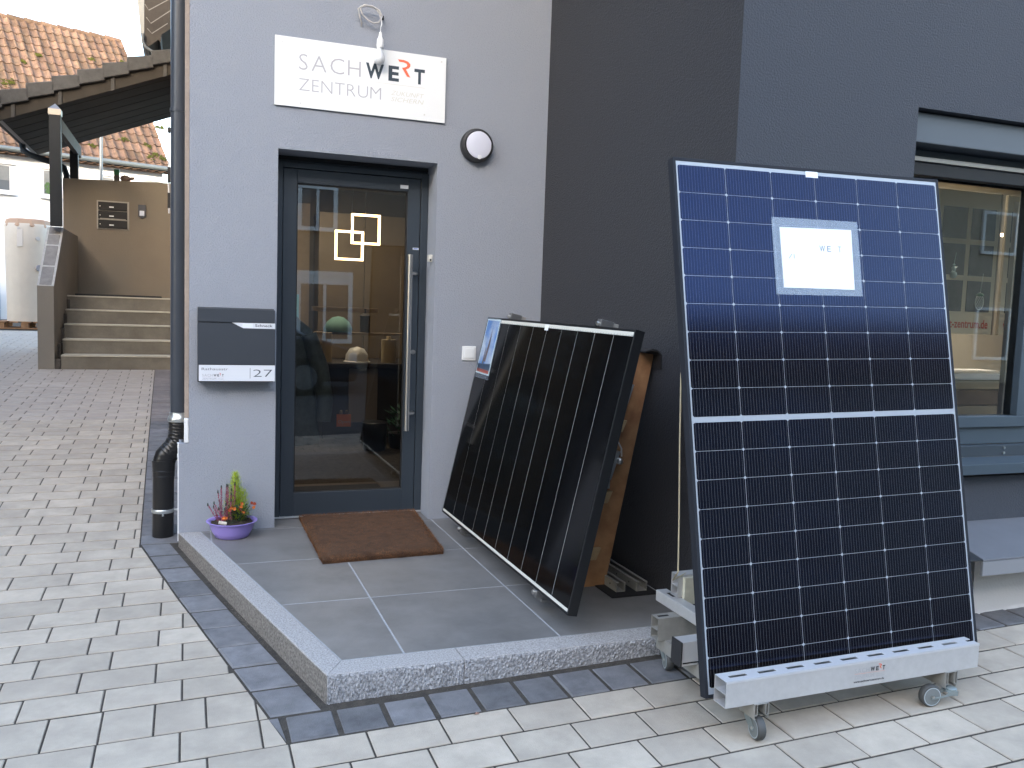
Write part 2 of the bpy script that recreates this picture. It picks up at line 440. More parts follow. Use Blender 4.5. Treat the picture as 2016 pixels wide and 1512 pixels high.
def kerb(P, top=0.0, zb=-.2):
    return MB().prism(P, zb, top)
k1 = kerb([(KA[0], KA[1]-.004), (KB[0]+.0008, KB[1]+.001), (KI[0]-.0008, KI[1]), (KT[0], KT[1]-.016)]).build('kerb_stone', m_gran, ter, bevel=.003, label='long diagonal granite kerb stone')
# sawn outer side of the diagonal kerb, darker stone skin
e = .0015
k1s = MB().prism([(KA[0]-kn[0]*e, KA[1]-.004), (KB[0]-kn[0]*e, KB[1]-kn[1]*e+.002), (KB[0], KB[1]+.002), (KA[0], KA[1]-.004)], -.2, -.004).build('kerb_side', m_granb, k1)
k2 = kerb([(KB[0]+.0008, -1.980), (.910, -1.980), (.910, KI[1]), (KI[0]+.0008, KI[1])]).build('kerb_stone', m_gran, ter, bevel=.003)
rough_face('split_face', KB[0]+.0008, .910, -1.981, -.002, -.15, .0016, m_granr, 150, k2, .01)
k3 = kerb([(.9125, -1.980), (2.02, -1.980), (2.02, -1.906), (1.964, -1.906), (1.964, KI[1]), (.9125, KI[1])]).build('kerb_stone', m_gran, ter, bevel=.003)
rough_face('split_face', .9125, 2.02, -1.981, -.002, -.15, .0010, m_granr, 200, k3, .01)

# ================================================================== HOUSE WITH THE SHOP
m_wall = mat('render_light', (.285, .302, .340), .9, ns=150, na=.05, bump=.0045, bs=135)
m_walld = mat('render_dark', (.047, .053, .066), .9, ns=150, na=.08, bump=.0045, bs=135)
m_rev = mat('render_reveal', (.29, .29, .31), .9, bump=.003, bs=230)
m_old = mat('old_side_wall', (.34, .28, .235), .9, ns=6, na=.15, bump=.004, bs=80)
m_white = mat('white_render_edge', (.72, .72, .72), .9, bump=.004, bs=120)
m_anth = mat('anthracite_coating', (.028, .038, .050), .42, ns=3, na=.04)
m_anthb = mat('blue_anthracite_coating', (.045, .065, .085), .42, ns=3, na=.04)
m_black = mat('black_gap', (.008, .008, .009), .7)
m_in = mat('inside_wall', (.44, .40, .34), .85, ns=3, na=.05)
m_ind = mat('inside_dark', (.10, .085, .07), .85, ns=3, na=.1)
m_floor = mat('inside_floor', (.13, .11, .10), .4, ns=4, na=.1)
house = thing('shop_house', 'grey rendered shop house with a glazed door, projecting dark wing and window', 'house', (2, 2, 0))
ZT = 5.6
# light front wall around the door
MB().box(.012, .448, 0, .28, .47, ZT).box(.448, 1.312, 0, .28, 2.022, ZT).box(1.312, 1.9648, 0, .28, -.09, ZT).box(-.037, .448, 0, .28, -.09, .47).build('wall', m_wall, house, label='light grey rendered wall round the door')
# ragged white edge where the render is broken away at the corner
mb = MB(); z = .47; pts = []
while z > -.05:
    pts.append((z, -.039-random.uniform(-.003, .003)-(.006 if z > .40 else 0)*random.random())); z -= .012
for (z0, a), (z1, b) in zip(pts[:-1], pts[1:]): mb.box(min(a, -.043), -.0372, .0-.0005, .05, z1, z0)
mb.build('broken_edge', m_white, house, label='ragged white edge of broken render')
B('broken_edge', m_white, house, -.012, .0115, .012, .05, .472, .60, .004)
B('corner_strip', m_old, house, -.010, .0115, .03, .05, .601, ZT, .001)
B('wall', m_old, house, .0, .004, .05, 9, -.1, ZT, 0, label='older beige side wall along the alley')
B('wall', mat('old_plinth', (.12, .10, .085), .95, ns=12, na=.3, bump=.006, bs=60), house, -.028, -.002, .045, 6, -.1, .47, .003)
# dark projecting wing
MB().box(1.965, 2.25, -1.902, .27, -.1, ZT).build('wall', mat('render_dark_shaded', (.030, .030, .034), .9, ns=150, na=.08, bump=.0045, bs=135), house, label='dark rendered wall along the right of the terrace, its shade put into the colour')  # left-facing side of the wing, darker colour stands for its shade
MB().box(1.9655, 2.843, -1.904, -1.9021, -.1, 2.117).box(1.9655, 2.843, -1.904, -1.9021, 2.117, ZT).box(2.2501, 2.843, -1.902, -1.62, -.1, ZT).box(2.843, 9, -1.904, -1.62, 2.117, ZT).box(2.843, 9, -1.904, -1.62, -.1, .545).box(6.2, 9, -1.904, -1.62, .545, 2.117).build('wall', m_walld, house, label='dark blue grey rendered front of the projecting wing')
# rooms
B('floor', m_floor, house, .02, 2.2, .285, 4.3, -.1, .004, 0)
B('ceiling', m_in, house, .02, 9, .285, 4.3, 2.36, 2.45, 0)
B('ceiling', m_in, house, 2.26, 9, -1.61, .28, 2.36, 2.45, 0)
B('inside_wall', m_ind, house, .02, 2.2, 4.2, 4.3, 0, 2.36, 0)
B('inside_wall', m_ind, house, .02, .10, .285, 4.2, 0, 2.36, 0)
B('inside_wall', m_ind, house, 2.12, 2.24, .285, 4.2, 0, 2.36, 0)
B('inside_wall', m_in, house, 2.26, 9, .55, .65, -.1, 2.36, 0)
B('inside_wall', m_in, house, 8.9, 9, -1.6, .55, -.1, 2.36, 0)
B('floor', m_floor, house, 2.26, 9, -1.61, .55, -.1, .0, 0)
B('roof', m_black, house, -.5, 9.5, -2.3, 9.3, ZT, ZT+.12, 0)
B('wall', m_old, house, .01, 9, 9, 9.2, -.1, ZT, 0)
B('wall', m_walld, house, 9, 9.2, -1.9, 9, -.1, ZT, 0)

# --- door
DY = .18
door = B('door', m_black, house, .4485, 1.3115, DY+.02, DY+.07, 2.0, 2.0205, 0)
fr = MB()
def frame(mb, x0, x1, z0, z1, w, y0, y1, wb=None, wt=None):
    wb = w if wb is None else wb; wt = w if wt is None else wt
    mb.box(x0, x0+w, y0, y1, z0, z1); mb.box(x1-w, x1, y0, y1, z0, z1)
    mb.box(x0+w, x1-w, y0, y1, z1-wt, z1)
    if wb: mb.box(x0+w, x1-w, y0, y1, z0, z0+wb)
    return mb
frame(MB(), .4488, 1.3112, .002, 1.985, .043, DY, DY+.075, wb=0, wt=.03).build('door_frame', m_anth, door, bevel=.002)
B('lintel_cover', m_anth, door, .4488, 1.3112, DY+.03, DY+.07, 1.9855, 2.0, 0)
leaf = frame(MB(), .4945, 1.2655, .012, 1.952, .0735, DY+.006, DY+.066, wb=.133, wt=.075)
leaf.build('door_leaf', m_anth, door, bevel=.002)
B('seal', m_black, door, .492, 1.268, DY+.03, DY+.06, 1.9525, 1.9545, 0)
gasket = frame(MB(), .568, 1.192, .145, 1.877, .006, DY+.012, DY+.04).build('gasket', m_black, door)
m_glass = glassmat('door_glass', (.62, .63, .60), 2.6)
MB().add([(.570, DY+.024, .147), (1.190, DY+.024, .147), (1.190, DY+.024, 1.875), (.570, DY+.024, 1.875)], [(0, 1, 2, 3)]).build('pane', m_glass, door)
m_steel = mat('brushed_steel', (.62, .60, .57), .28, metal=1, ns=300, na=.08)
h = MB().tube([(1.196, .112, .50), (1.196, .112, 1.516)], .0145, 20).build('pull_handle', m_steel, door, smooth=40)
for z in (1.41, .60):
    MB().tube([(1.196, .118, z), (1.215, .125, z), (1.238, .14, z), (1.243, .155, z), (1.243, DY+.006, z)], .0095, 12).build('handle_bracket', m_steel, door, smooth=40)
MB().lathe([(.013, DY-.004), (.013, DY+.006)], (1.241, 0, .955), 'Y', 20).lathe([(.007, DY-.007), (.007, DY)], (1.241, 0, .955), 'Y', 14).build('lock_cylinder', m_steel, door, smooth=40)
m_stick = mat('sticker_white', (.75, .77, .8), .4)
s = B('sticker', m_stick, door, 1.145, 1.192, DY+.0045, DY+.0058, 1.892, 1.912, 0)
s2 = B('sticker', m_stick, door, 1.226, 1.262, DY+.0045, DY+.0058, 1.549, 1.560, 0)
B('print', mat('sticker_blue', (.04, .10, .40), .4), s2, 1.231, 1.256, DY+.004, DY+.0044, 1.552, 1.557, 0)
B('threshold', mat('threshold_alu', (.45, .46, .48), .5, metal=.6), door, .449, 1.311, DY-.01, DY+.07, .0035, .012, .001)

# --- shop window on the right
WY = -1.754
win = MB(); frame(win, 2.845, 6.15, .664, 2.115, .06, WY+.012, WY+.08, wb=.082, wt=.245)
win = win.build('window', m_anthb, house, bevel=.002)
sash = MB(); sash.box(2.906, 3.785, WY-.006, WY+.07, .7465, .798); sash.box(2.906, 3.785, WY-.006, WY+.07, 1.87, 1.925)
sash.box(2.906, 2.955, WY-.006, WY+.07, .798, 1.87); sash.box(3.722, 3.785, WY-.006, WY+.07, .798, 1.87)
sash.build('sash', m_anthb, win, bevel=.002)
s3 = MB(); frame(s3, 3.83, 6.08, .7465, 1.925, .055, WY-.006, WY+.07); s3.build('sash', m_anthb, win, bevel=.002)
B('mullion', m_anthb, win, 3.7855, 3.8295, WY+.0, WY+.08, .7465, 1.925, .002)
m_glassw = glassmat('window_glass', (.80, .80, .76), 2.0)
MB().add([(2.955, WY+.03, .798), (3.722, WY+.03, .798), (3.722, WY+.03, 1.87), (2.955, WY+.03, 1.87)], [(0, 1, 2, 3)]).build('pane', m_glassw, win)
MB().add([(3.885, WY+.03, .80), (6.025, WY+.03, .80), (6.025, WY+.03, 1.87), (3.885, WY+.03, 1.87)], [(0, 1, 2, 3)]).build('pane', m_glassw, win)
B('gasket', m_in, win, 3.672, 3.679, WY+.034, WY+.06, .80, 1.81, 0)
B('shutter_box', mat('shutter_cover', (.070, .082, .098), .5), win, 2.846, 6.15, -1.868, -1.70, 1.985, 2.11, .004, label='grey blue cover strip of the roller shutter')
B('guide_rail', mat('rail_grey', (.30, .28, .25), .5, metal=.4), win, 2.848, 6.15, -1.80, -1.775, 1.925, 1.945, .002)
B('shutter_slat', m_black, win, 2.848, 6.15, -1.795, -1.755, 1.868, 1.918, .002)
sill = B('window_sill', m_anthb, win, 2.80, 6.2, -1.965, -1.79, .600, .612, .002)
B('sill_lip', m_anthb, sill, 2.80, 6.2, -1.968, -1.9655, .568, .613, .001)
B('sill_upstand', m_anth, sill, 2.845, 6.15, -1.79, WY+.01, .612, .663, .001)
for x in (3.32, 3.62, 3.92):
    for z in (.652, .628):
        MB().lathe([(.006, -1.796), (.005, -1.79)], (x, 0, z), 'Y', 10).build('screw', m_steel, sill, smooth=40)
# base of the wing: sheet covered ledge over a white plinth
m_sheet = mat('ledge_sheet', (.13, .135, .15), .55, ns=5, na=.08, st=.2, sts=4)
led = thing('wall_ledge', 'sloping grey metal ledge on a white plinth below the shop window', 'ledge', (3.8, -2.05, 0))
MB().prismX([(-1.906, .345), (-2.204, .268), (-2.204, .258), (-1.906, .335)], 3.0601, 6.5).build('ledge_cover', m_sheet, led, bevel=.002)
B('apron', mat('apron_sheet', (.22, .225, .24), .5), led, 3.0601, 6.5, -2.2035, -2.19, .198, .2575, .001)
mb = MB(); n = 90; vs = []
for i in range(n+1):
    x = 3.2+3.3*i/n; vs += [(x, -2.045, .335 if False else .25), (x, -2.045-.004, -.005+gz(x, -2.05)+.012+random.uniform(-.006, .006)), (x, -2.06-random.uniform(0, .012), gz(x, -2.06)-.02)]
mb.add(vs, [(3*i+j, 3*i+j+1, 3*i+3+j+1, 3*i+3+j) for i in range(n) for j in range(2)])
mb.build('plinth', mat('plinth_white', (.50, .48, .46), .9, ns=4, na=.05, bump=.002, bs=100, st=.3, sts=5, stain=(.5, .48, .46)), led)
B('plinth_core', m_white, led, 3.2, 6.5, -2.044, -1.906, -.1, .25, 0)
bb = thing('black_cabinet', 'low black sheet metal box beside the white plinth behind the wheeled panel', 'cabinet', (2.95, -2.05, 0))
B('body', m_black, bb, 2.86, 3.056, -2.15, -1.906, -.04, .262, .003)
MB().prismX([(-1.907, .345), (-2.2, .268), (-2.2, .262), (-1.907, .262)], 2.86, 3.058).build('lid', mat('cabinet_lid', (.02, .021, .024), .5), bb, bevel=.001)
# ================================================================== THINGS ON THE WALL
m_lgrey = mat('letter_grey', (.42, .41, .42), .6)
m_lblack = mat('letter_dark', (.03, .045, .06), .35)
m_lred = mat('letter_red', (.85, .16, .07), .5)
m_lpale = mat('letter_pale', (.62, .59, .50), .6)
def emblem_R(mb, x0, x1, z0, z1, y):
    P = [(0, 1), (.12, .86), (.42, .86), (.68, .80), (.74, .70), (.66, .585), (.45, .54), (.36, .54)]
    T = lambda p: (x0+p[0]*(x1-x0), z0+p[1]*(z1-z0))
    out = [(0.0, 1), (.47, 1), (.80, .93), (.98, .80), (.98, .66), (.86, .54), (.64, .46), (1.0, .0), (.74, .04), (.33, .53), (.52, .56), (.68, .62), (.74, .71), (.68, .80), (.45, .86), (.13, .86)]
    n = len(out); pts = [T(p) for p in out]
    # quads between outer and inner outline
    pairs = [(0, 15), (1, 14), (2, 13), (3, 12), (4, 11), (5, 10), (6, 9), (7, 8)]
    for (a, b), (c, d) in zip(pairs[:-1], pairs[1:]):
        mb.prismY([pts[a], pts[b], pts[d], pts[c]], y-.0006, y)
    return mb
def logo(parent, x0, zb, W, y, small=False, mats=None, tagline=True, letters='full'):
    """SACHWERT / ZENTRUM word mark: x0 left edge, zb foot of the upper word, W its width"""
    k = W/.673; X = lambda x: x0+(x-.547)*k; Z = lambda z: zb+(z-2.434)*k
    g, d, r, p = mats or (m_lgrey, m_lblack, m_lred, m_lpale)
    t = 0.0 if small else -.012
    text(MB(), 'SACH', X(.547), X(.870), Z(2.434), Z(2.515), y, t, spaced=.16).build('lettering', g, parent)
    for ch, a_, b_ in (('W', .897, .995), ('E', 1.020, 1.078), ('T', 1.163, 1.222)):
        text(MB(), ch, X(a_), X(b_), Z(2.434), Z(2.515), y, .035).build('letter', d, parent)
    emblem_R(MB(), X(1.070), X(1.141), Z(2.464), Z(2.553), y).build('emblem', r, parent)
    MB().box(X(.545), X(1.224), y-.0005, y, Z(2.4165), Z(2.418)).build('rule', m_lpale if not small else r, parent)
    text(MB(), 'ZENTRUM', X(.548), X(.982), Z(2.328), Z(2.390), y, t*1.2, spaced=.13).build('lettering', g, parent)
    if tagline:
        text(MB(), 'ZUKUNFT', X(1.037), X(1.220), Z(2.361), Z(2.384), y, -.01, .25).build('lettering', p, parent)
        text(MB(), 'SICHERN', X(1.037), X(1.220), Z(2.328), Z(2.351), y, -.01, .25).build('lettering', p, parent)

# sign plate
m_plate = mat('sign_plate', (.80, .80, .79), .25, ns=2, na=.01)
sg = thing('shop_sign', 'large white shop sign with grey and black lettering screwed above the door', 'sign', (.88, -.01, 2.24))
B('plate', m_plate, sg, .424, 1.342, -.012, -.006, 2.242, 2.594, .0006)
for x, z in ((.46, 2.565), (1.315, 2.57), (.556, 2.262), (1.225, 2.275)):
    MB().lathe([(.0045, -.0135), (.0045, -.0122)], (x, 0, z), 'Y', 10).build('screw', m_steel, sg)
logo(sg, .547, 2.434, .673, -.0124)
# hanging bulb with its coil of cable
bl = thing('pendant_bulb', 'bare white light bulb dangling on a coiled cable above the sign', 'light bulb', (.96, -.05, 2.5))
MB().lathe([(.002, 2.674), (.006, 2.668), (.010, 2.645), (.017, 2.632), (.019, 2.60), (.0175, 2.588)], (.964, -.05, 0), 'Z', 20).build('socket', mat('socket_white', (.78, .78, .78), .4), bl, smooth=50)
MB().lathe([(.013, 2.588), (.0135, 2.578), (.022, 2.562), (.029, 2.540), (.0295, 2.528), (.025, 2.512), (.014, 2.502), (.001, 2.499)], (.961, -.05, 0), 'Z', 24).build('bulb', mat('bulb_glass', (.70, .71, .72), .25), bl, smooth=60)
pts = [(.873, 0, 2.70), (.868, -.02, 2.712), (.855, -.03, 2.75), (.846, -.035, 2.778), (.86, -.04, 2.79), (.90, -.045, 2.797), (.935, -.045, 2.79), (.96, -.045, 2.765), (.965, -.045, 2.74), (.955, -.04, 2.722), (.93, -.035, 2.716), (.90, -.03, 2.728), (.872, -.03, 2.752), (.857, -.035, 2.78), (.875, -.045, 2.799), (.92, -.05, 2.797), (.955, -.05, 2.782), (.972, -.05, 2.755)]
MB().tube(pts, .0042, 10).build('cable_coil', mat('cable_grey', (.50, .47, .45), .5), bl, smooth=60)
MB().tube([(.972, -.05, 2.755), (.967, -.05, 2.735), (.971, -.05, 2.715), (.965, -.05, 2.695), (.964, -.05, 2.672)], [.0022, .002, .0035, .002, .002], 8).build('cord', mat('cord_white', (.75, .75, .75), .5), bl, smooth=60)
MB().tube([(.985, 0, 2.755), (.975, -.05, 2.752)], .006, 8).build('cable_clip', m_black, bl, smooth=60)
# round lamp
lp = thing('wall_lamp', 'round black bulkhead lamp with a white cover, right of the door top', 'lamp', (1.532, -.03, 2.13))
MB().lathe([(.093, -.0005), (.094, -.03), (.090, -.042), (.078, -.045), (.074, -.040)], (1.531, 0, 2.136), 'Y', 48).build('housing', mat('lamp_black', (.022, .022, .024), .45), lp, smooth=40)
MB().lathe([(.0755, -.038), (.0745, -.044), (.060, -.048), (.03, -.050), (.002, -.0505)], (1.538, 0, 2.138), 'Y', 48).build('cover', mat('opal_cover', (.62, .62, .70), .3), lp, smooth=60)
MB().lathe([(.012, -.045), (.012, -.052)], (1.54, 0, 2.070), 'Y', 16).build('sensor', mat('sensor_white', (.75, .74, .76), .3), lp, smooth=40)
# switch
sw = thing('wall_switch', 'white square outdoor switch on the wall left of the black leaning panel', 'switch', (1.525, -.01, .92))
B('surround', mat('switch_white', (.74, .75, .75), .35), sw, 1.484, 1.567, -.008, -.0005, .921, 1.004, .003, seg=3)
B('rocker', MATS['switch_white'], sw, 1.497, 1.554, -.013, -.0082, .934, .991, .003, seg=3)
# bell / camera on the reveal
cm = thing('door_sensor', 'small cream box with a black button on the right side of the door opening', 'sensor', (1.30, .08, 1.48))
B('case', mat('sensor_cream', (.58, .56, .50), .4), cm, 1.289, 1.3115, .055, .090, 1.478, 1.518, .003, seg=3)
MB().lathe([(.006, .053), (.006, .056)], (1.299, 0, 1.488), 'Y', 14).build('button', m_black, cm)
# mailbox
m_mb = mat('mailbox_grey', (.032, .038, .048), .5, ns=5, na=.04)
mbx = thing('mailbox', 'slate grey wall mailbox with white nameplates and the number 27', 'mailbox', (.245, -.06, .80))
B('body', mat('mailbox_side', (.045, .050, .058), .5), mbx, .052, .428, -.078, -.0005, .800, 1.183, .003)
B('lid', m_mb, mbx, .0525, .4315, -.090, -.0785, 1.109, 1.176, .001)
MB().prismY([(.0525, .889), (.4335, .889), (.4335, 1.077), (.273, 1.077), (.214, 1.104), (.0525, 1.104)], -.088, -.0785).build('front_flap', m_mb, mbx, bevel=.001)
npl = MB().prismY([(.218, 1.1075), (.2745, 1.0795), (.4335, 1.0795), (.4335, 1.1075)], -.087, -.0785).build('name_strip', mat('plate_white', (.66, .68, .72), .35), mbx)
B('paper_label', mat('label_paper', (.74, .78, .84), .5), npl, .270, .322, -.0876, -.0871, 1.084, 1.104, 0)
text(MB(), 'Schneck', .333, .420, 1.088, 1.1015, -.0876, .015).build('lettering', mat('print_grey', (.05, .05, .06), .5), npl)
pl = B('number_plate', MATS['plate_white'], mbx, .0585, .4345, -.0885, -.0785, .805, .8875, .0008)
y = -.0889
text(MB(), 'Rathausstr', .072, .200, .861, .874, y, .0).build('lettering', mat('print_mid', (.13, .13, .15), .5), pl)
text(MB(), '27', .325, .421, .828, .866, y, -.012).build('house_number', mat('print_dark', (.06, .07, .09), .5), pl)
MB().box(.3085, .3105, y-.0003, y, .819, .874).build('divider', MATS['print_dark'], pl)
logo(pl, .075, .829, .104, y, small=True, mats=(mat('print_pale', (.38, .38, .41), .5), MATS['print_dark'], mat('print_red', (.55, .14, .12), .5), MATS['print_pale']))

# ================================================================== DOWNPIPE
m_pipe = mat('downpipe_coating', (.040, .048, .062), .32, ns=3, na=.05)
m_pp = mat('black_plastic_pipe', (.008, .008, .009), .33)
m_galv = mat('galvanised', (.52, .55, .56), .35, metal=.85, ns=30, na=.12)
dp = thing('downpipe', 'dark rain downpipe at the house corner ending in a bent black plastic pipe', 'downpipe', (-.12, .2, -.06))
PY = .205
a = atY((354, 600), PY)[0]
MB().tube([(a, PY, .60), (a+.004, PY, 5.5)], .0475, 32).build('upper_pipe', m_pipe, dp, smooth=50)
MB().lathe([(.050, 2.19), (.0505, 2.20), (.050, 2.21)], (a, PY, 0), 'Z', 32).build('pipe_joint', m_pipe, dp, smooth=50)
MB().lathe([(.050, .612), (.051, .596), (.058, .588), (.062, .572), (.060, .562), (.054, .560)], (a, PY, 0), 'Z', 32).build('collar', m_galv, dp, smooth=40)
B('collar_screw', m_galv, dp, a+.05, a+.072, PY-.045, PY-.035, .604, .612, .001)
lx = atY((322, 1000), PY)[0]
path = [(a, PY, .56), (a, PY, .50), (a-.008, PY, .455), (a-.03, PY, .42), (lx+.012, PY, .375), (lx, PY, .335), (lx, PY, .30)]
P2 = []; Rr = []
for i in range(len(path)-1):
    A_, B_ = Vector(path[i]), Vector(path[i+1]); n = max(2, int((B_-A_).length/.006))
    for k in range(n): P2.append(A_.lerp(B_, k/n)); Rr.append(.0565+(.0018 if len(P2) % 3 == 0 else 0))
MB().tube(P2, Rr, 32).build('bend', m_pp, dp, smooth=30)
MB().lathe([(.060, .352), (.0605, .345), (.0595, .338), (.057, .30), (.0585, .298), (.0585, .294), (.0565, .292), (.0565, .27), (.058, .268), (.0565, .264)], (lx, PY, 0), 'Z', 32).build('pipe_socket', m_pp, dp, smooth=30)
MB().tube([(lx, PY, .30), (lx-.004, PY, -.09)], .0545, 32).build('lower_pipe', m_pp, dp, smooth=50)
MB().lathe([(.0562, .088), (.0585, .085), (.0585, .070), (.0562, .067)], (lx-.003, PY, 0), 'Z', 32).build('clamp', m_galv, dp, smooth=40)
MB().tube([(lx+.05, PY-.015, .079), (-.02, PY-.01, .081)], .006, 8).tube([(lx-.002, PY-.058, .066), (lx-.002, PY-.058, .056)], .005, 8).build('clamp_bolt', m_galv, dp, smooth=40)
lb0 = B('label', m_stick, dp, a-.013, a+.013, PY-.0605, PY-.0585, .445, .452, 0)
lb0.rotation_euler = (0, R_(22), 0)

# ================================================================== DOORMAT AND FLOWER BOWL
m_coir = mat('coir', (.080, .038, .018), .98, ns=18, na=.5, bump=.006, bs=350, st=.4, sts=7, stain=(.10, .05, .024))
Q = [(.60, -.742), (1.198, -.712), (1.262, .150), (.598, .150)]
mb = MB(); nx, ny = 26, 34; vs = []; rr = np.random.RandomState(5)
def mq(u, v):
    a = Vector(Q[0]).lerp(Vector(Q[1]), u); b = Vector(Q[3]).lerp(Vector(Q[2]), u); return a.lerp(b, v)
for j in range(ny+1):
    for i in range(nx+1):
        p = mq(i/nx, j/ny); e = min(i, nx-i, j, ny-j); vs.append((p.x+rr.randn()*.0012, p.y+rr.randn()*.0012, (.012 if e == 0 else .026 if e == 1 else .029)+rr.randn()*.0008))
fs = [(j*(nx+1)+i, j*(nx+1)+i+1, (j+1)*(nx+1)+i+1, (j+1)*(nx+1)+i) for j in range(ny) for i in range(nx)]
mb.add(vs, fs)
rim = [i for i in range(nx)]+[nx+(nx+1)*j for j in range(ny)]+[ny*(nx+1)+nx-i for i in range(nx)]+[(ny-j)*(nx+1) for j in range(ny)]
b0 = len(mb.v); mb.v += [(mb.v[i][0], mb.v[i][1], .0005) for i in rim]
for k in range(len(rim)): mb.f.append((b0+k, b0+(k+1) % len(rim), rim[(k+1) % len(rim)], rim[k]))
matth = thing('doormat', 'thick brown coir doormat lying askew on the tiles at the door', 'doormat', (.9, -.3, 0))
mb.build('mat_base', m_coir, matth, smooth=60)
mb = MB()
for i in range(26000):
    u, v = random.random(), random.random()
    if random.random() < .32:
        e = random.choice(((0, None), (1, None), (None, 0), (None, 1))); u = e[0] if e[0] is not None else u; v = e[1] if e[1] is not None else v
    p = mq(u, v); edge = u in (0, 1) or v in (0, 1)
    z0 = random.uniform(.004, .024) if edge else .026
    dx, dy = random.gauss(0, .004), random.gauss(0, .004)
    if edge:
        dx += (-.004 if u == 0 else .004 if u == 1 else 0); dy += (-.004 if v == 0 else .004 if v == 1 else 0)
    a_ = random.random()*3.14; wx, wy = .0009*math.cos(a_), .0009*math.sin(a_)
    mb.add([(p.x-wx, p.y-wy, z0), (p.x+wx, p.y+wy, z0), (p.x+dx, p.y+dy, z0+random.uniform(.004, .009))], [(0, 1, 2)])
mb.build('fibres', mat('coir_fibre', (.17, .078, .033), .95, ns=9, na=.6), matth, kind='stuff')

bw = thing('flower_bowl', 'lilac plastic bowl planted with heather, orange blooms and a lime green conifer', 'planter', (.222, -.13, 0))
cx, cy = .222, -.14
m_lil = mat('lilac_plastic', (.31, .24, .62), .35)
MB().lathe([(.001, .0), (.075, .001), (.083, .006), (.100, .035), (.112, .070), (.118, .078), (.126, .083), (.127, .087), (.120, .088), (.110, .082), (.104, .070), (.001, .069)], (cx, cy, 0), 'Z', 48).build('bowl', m_lil, bw, smooth=50)
rr = np.random.RandomState(2); mb = MB(); vs = []; fs = []
for j in range(9):
    for k in range(28):
        r = .104*j/8; a_ = k/28*6.283; vs.append((cx+r*math.cos(a_), cy+r*math.sin(a_), .078+.014*(1-(j/8)**2)+rr.randn()*.003))
for j in range(8):
    for k in range(28): fs.append((j*28+k, j*28+(k+1) % 28, (j+1)*28+(k+1) % 28, (j+1)*28+k))
mb.add(vs, fs).build('soil', mat('potting_soil', (.035, .025, .016), .98, ns=80, na=.6, bump=.004, bs=200), bw)
m_con = mat('lime_foliage', (.36, .46, .03), .7, ns=45, na=.6, rnd=.1)
co = MB(); H = .33; bx, by = cx+.018, cy+.03
for i in range(5600):
    t = 1-math.sqrt(1-random.random()*.985); h = .080+t*(H-.045); off = .045*(1-t)
    R0 = (.078*(1-t)**.9+.004)*random.choice((.6, .8, 1, 1, 1.15))
    a_ = random.random()*6.283; r = R0*math.sqrt(random.random())
    if random.random() < .25 and t < .55: cxo = bx+.035; r *= .6
    else: cxo = bx
    x, y = cxo+r*math.cos(a_), by+r*math.sin(a_)*.8; L_ = random.uniform(.008, .02)
    d = Vector((math.cos(a_)*random.uniform(.1, .9), math.sin(a_)*.5, 1)).normalized()*L_; q = Vector((-math.sin(a_), math.cos(a_), 0))*.0011
    p = Vector((x, y, h)); co.add([p-q, p+q, p+d], [(0, 1, 2)])
fol = co.build('conifer', m_con, bw)
MB().tube([(bx, by, .07), (bx, by, .33)], [.004, .001], 6).build('stem', mat('stem_brown', (.10, .06, .03), .9), fol)
m_hea = mat('heather_pink', (.30, .075, .12), .8, ns=60, na=.4, rnd=.2)
m_tip = mat('heather_tip', (.035, .05, .035), .8)
for i, (dx, dy, top, lean) in enumerate([(-.075, 0, .27, -.0), (-.063, .0, .245, -.025), (-.05, 0, .15, .0), (-.042, .01, .275, .003), (-.03, .0, .275, .0), (-.022, .01, .25, .012), (-.055, -.02, .19, -.05), (-.09, -.01, .18, -.055), (.012, .0, .285, .004), (-.012, .0, .23, .004), (-.085, -.0, .165, -.03), (-.03, -.02, .18, -.01), (-.065, -.03, .16, -.02), (-.01, -.02, .2, 0)]):
    x0, y0 = cx+dx*.72, cy+dy-.01; x1, z1 = x0+lean, top*.97
    sp = MB(); n = int((z1-.085)/.0016)
    for k in range(n):
        t = k/n; x = x0+(x1-x0)*t; z = .085+(z1-.085)*t; rr_ = .0115*(1-t*.6)
        a_ = random.random()*6.283; q = Vector((math.cos(a_), math.sin(a_), .5))*rr_*random.uniform(.5, 1); p = Vector((x, y0, z)); s_ = Vector((-math.sin(a_), math.cos(a_), 0))*.0024
        sp.add([p+q-s_, p+q+s_, p+q*1.1+Vector((0, 0, .0045)), p], [(0, 1, 2), (0, 1, 3)])
    sp.tube([(x0, y0, .08), (x1, y0, z1)], .0012, 5)
    o = sp.build('heather_spike', m_hea, bw)
    MB().lathe([(.0035, z1-.004), (.003, z1+.008), (.001, z1+.012)], (x1, y0, 0), 'Z', 6).build('bud_tip', m_tip, o)
m_lf = mat('bloom_leaf', (.025, .055, .02), .6, ns=20, na=.3, rnd=.2)
lf = MB()
for i in range(150):
    a_ = random.random()*6.283; r = random.uniform(.0, .06); p = Vector((cx+.035+r*math.cos(a_), cy-.035+r*math.sin(a_)*.6, random.uniform(.085, .165)))
    d = Vector((math.cos(a_), math.sin(a_), random.uniform(-.3, .8))).normalized()*random.uniform(.014, .026); q = Vector((-d.y, d.x, 0)).normalized()*random.uniform(.004, .008)
    lf.add([p, p+d*.5+q, p+d, p+d*.5-q+Vector((0, 0, .003))], [(0, 1, 2, 3)])
for x, z in ((.02, .15), (.045, .16), (.085, .17), (.05, .14)): lf.tube([(cx+.03, cy-.04, .085), (cx+x, cy-.05, z)], .0015, 5)
lf.build('leaves', m_lf, bw)
m_bl = mat('orange_bloom', (.55, .14, .02), .7, ns=120, na=.3, rnd=.25)
m_bl2 = mat('rusty_bloom', (.30, .045, .015), .7, ns=120, na=.3, rnd=.25)
